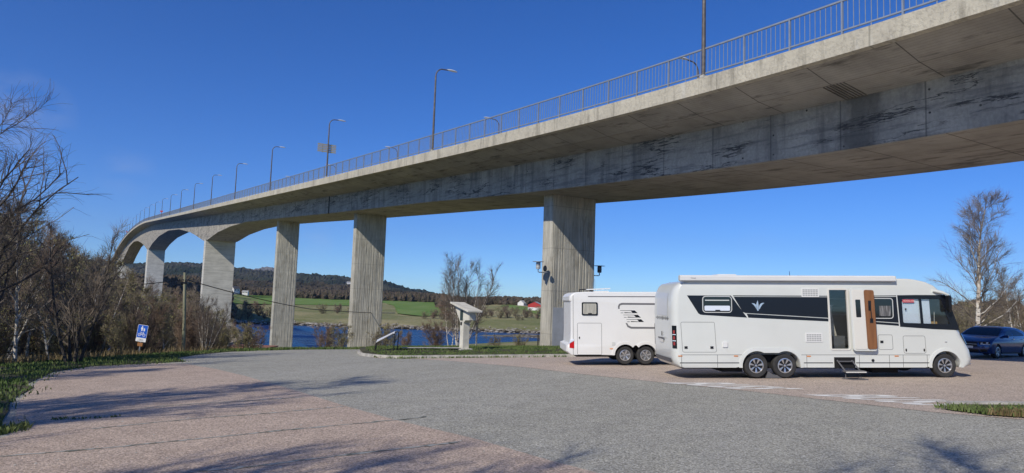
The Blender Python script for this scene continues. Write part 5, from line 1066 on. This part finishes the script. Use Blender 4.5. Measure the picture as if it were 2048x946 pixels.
for i in range(26): px = R.uniform(455, 492); D = R.uniform(196, 214); x = (px-1024)/F*D; clump(hk, x, D, -13.5, R.uniform(2, 3.5), float(np.interp(px, [455, 475, 492], [7, 5, 1.5]))*R.uniform(.8, 1.1), R)
tag(hk.build('rock_outcrop', mat('pinkish_rock', (.42, .35, .28), .9, noise=(.5, (.16, .15, .08), .45, .6)), fixn=False), 'pinkish rock outcrop at the water right of the tall pier', 'rock')
# houses
def house(px, py, Y, wd, dp, hw, hr, wall, roof, label, rz=0., barn=False):
    q = at(px, py, Y); z = q.z; o = empty('barn' if barn else 'house', (q.x, Y, min(z, T(q.x, Y)) if False else z), (0, 0, rz), label, 'barn' if barn else 'house')
    MB().box((-wd/2, -dp/2, -2 if px < 500 else -6), (wd/2, dp/2, hw)).add([(-wd/2, -dp/2, hw), (wd/2, -dp/2, hw), (wd/2, dp/2, hw), (-wd/2, dp/2, hw), (-wd/2, 0, hw+hr), (wd/2, 0, hw+hr)], [(0, 3, 4), (1, 5, 2)]).build('wall', wall, o)
    MB().add([(-wd/2-.3, -dp/2-.4, hw-.15), (wd/2+.3, -dp/2-.4, hw-.15), (wd/2+.3, 0, hw+hr+.1), (-wd/2-.3, 0, hw+hr+.1), (-wd/2-.3, dp/2+.4, hw-.15), (wd/2+.3, dp/2+.4, hw-.15)], [(0, 1, 2, 3), (3, 2, 5, 4)]).build('roof', roof, o)
    for k in range(max(2, int(wd/3))):
        x_ = -wd/2+wd*(k+.5)/max(2, int(wd/3)); MB().box((x_-.5, -dp/2-.06, hw*.35), (x_+.5, -dp/2-.01, hw*.75)).build('window', M['vglass'], o)
    return o
hw_ = mat('house_white', (.72, .71, .68), .7); hr_ = mat('roof_dark', (.07, .07, .075), .7); rw_ = mat('barn_red', (.42, .035, .03), .7); rg_ = mat('roof_grey', (.40, .40, .37), .6)
b_ = house(1071, 618, 450, 5.5, 8.5, 2.8, 1.8, rw_, rg_, 'red barn with pale grey roof left of the nearest pier', 1.25, True); MB().box((-2.77, -4.27, -1.5), (-.2, 4.27, 1.0)).build('white_plinth', hw_, b_)
house(1046, 612, 560, 6.5, 6, 2.4, 2.0, hw_, rg_, 'white house with pale gable left of the red barn', .9); house(1024, 611, 600, 6, 6, 2.6, 1.4, hw_, rg_, 'long low white house, leftmost of the houses by the barn', .2); house(1034, 612, 590, 4, 5, 2.4, 1.2, hw_, hr_, 'small white shed between the two white houses by the barn', .2)
house(470, 583, 560, 5, 5, 2.2, 2.0, hw_, hr_, 'white house with dark steep roof right of the tall pier', .9); house(491, 586, 590, 4.5, 4, 1., 1.0, hw_, rg_, 'low white outbuilding right of the dark-roofed house', .1)
house(388, 570, 520, 4.5, 4, 2, 1.8, hw_, rg_, 'white house seen just right of the utility pole', .6); house(345, 567, 560, 4, 4, 1.4, 1.2, hw_, rg_, 'small white house left of the utility pole', .3); house(362, 575, 540, 3.5, 4, 1.2, 1.2, hw_, rg_, 'small pale house behind the utility pole', 1.); house(698, 567, 1900, 12, 10, 3, 2, hw_, rg_, 'tiny pale house on the wooded hillside between the piers', .2)
# hills
def ridge(name, tab, D, depth_, mt, seed, rough=5, step=7.):
    R = np.random.default_rng(seed); px = np.array([a_ for a_, _ in tab], float); zz = np.array([at(a_, b_, D).z for a_, b_ in tab]); x0 = (px[0]-1024)/F*D; x1 = (px[-1]-1024)/F*D; X = np.arange(x0, x1, step*D/2500); zt_ = np.interp((X/D)*F+1024, px, zz)
    rows = []; nr = 34
    def sm(a_, k): return np.convolve(a_, np.ones(k)/k, 'same')
    for j in range(nr):
        t = j/(nr-1); y = D-depth_*(1-t); f = sst(0, 1, t)*.8+.2*t; base = -6+(zt_+6)*f
        z = base+sm(R.normal(0, 1, len(X)), 9)*rough*2.2*f+sm(R.normal(0, 1, len(X)), 31)*rough*3*sin(pi*t)+R.normal(0, 1, len(X))*rough*.35*(.3+f)
        rows.append([(a_*y/D+R.normal(0, 2), y, c_) for a_, c_ in zip(X, z)])
    rows.append([(a_*1.2, D*1.2, -10) for a_ in X]); mb = MB().loft(rows, close=False); o = mb.build(name, mt, fixn=False); tag(o, kind='structure'); return o
def m_hill(name, a, b, c, s):
    m = mat(name, a, 1., spec=0); g = NG(m); p = g.pos(0, (1, .5, 1)); n1 = g.noise(p, .012*s, 7, .65, .42, .58); n2 = g.noise(p, .004*s, 5, .6, .45, .62); n3 = g.noise(p, .06*s, 4, .7, .4, .6)
    q = g.mix(n1, a, b); q = g.mix(g.math('MULTIPLY', n2, .7), q, c); q = g.mix(g.math('MULTIPLY', n3, .5), q, a); g.color(q); return m
mh = m_hill('forested_hill', (.016, .028, .020), (.04, .052, .034), (.115, .105, .085), 1.)
ridge('distant_hill', [(440, 550), (480, 545), (505, 541), (540, 535), (556, 537), (580, 546), (640, 560), (700, 570)], 5200, 1500, m_hill('bare_summit', (.15, .14, .125), (.09, .10, .08), (.2, .19, .17), .6), 3, 8, 6)
ridge('hills', [(-900, 500), (-300, 510), (-100, 514), (100, 520), (200, 523), (280, 530), (330, 529), (370, 527), (420, 531), (450, 539), (480, 539), (530, 543), (560, 547), (600, 549), (640, 551), (700, 557), (750, 562), (775, 566), (800, 574), (840, 582), (875, 589), (910, 595), (960, 600)], 2600, 1500, mh, 4, 4.5)
ridge('hills', [(-600, 540), (-200, 548), (0, 552), (200, 553), (330, 556), (450, 560), (600, 567), (700, 573), (800, 584), (860, 592), (900, 597)], 1500, 550, m_hill('brown_foothill', (.035, .035, .024), (.075, .06, .042), (.10, .085, .065), 1.6), 6, 3.2)
# ---------------------------------------------------------------- air
hz = MB().box((-6500, -650, -40), (6500, 7500, 700)).build('haze', None); hz.data.materials.clear(); tag(hz, kind='stuff')
m = bpy.data.materials.new('air'); m.use_nodes = True; t_ = m.node_tree; t_.nodes.clear(); o_ = t_.nodes.new('ShaderNodeOutputMaterial'); v_ = t_.nodes.new('ShaderNodeVolumePrincipled'); v_.inputs['Color'].default_value = (.70, .80, 1, 1); v_.inputs['Density'].default_value = .000055; v_.inputs['Anisotropy'].default_value = .2; t_.links.new(v_.outputs[0], o_.inputs['Volume']); hz.data.materials.append(m)
bpy.context.view_layer.update()
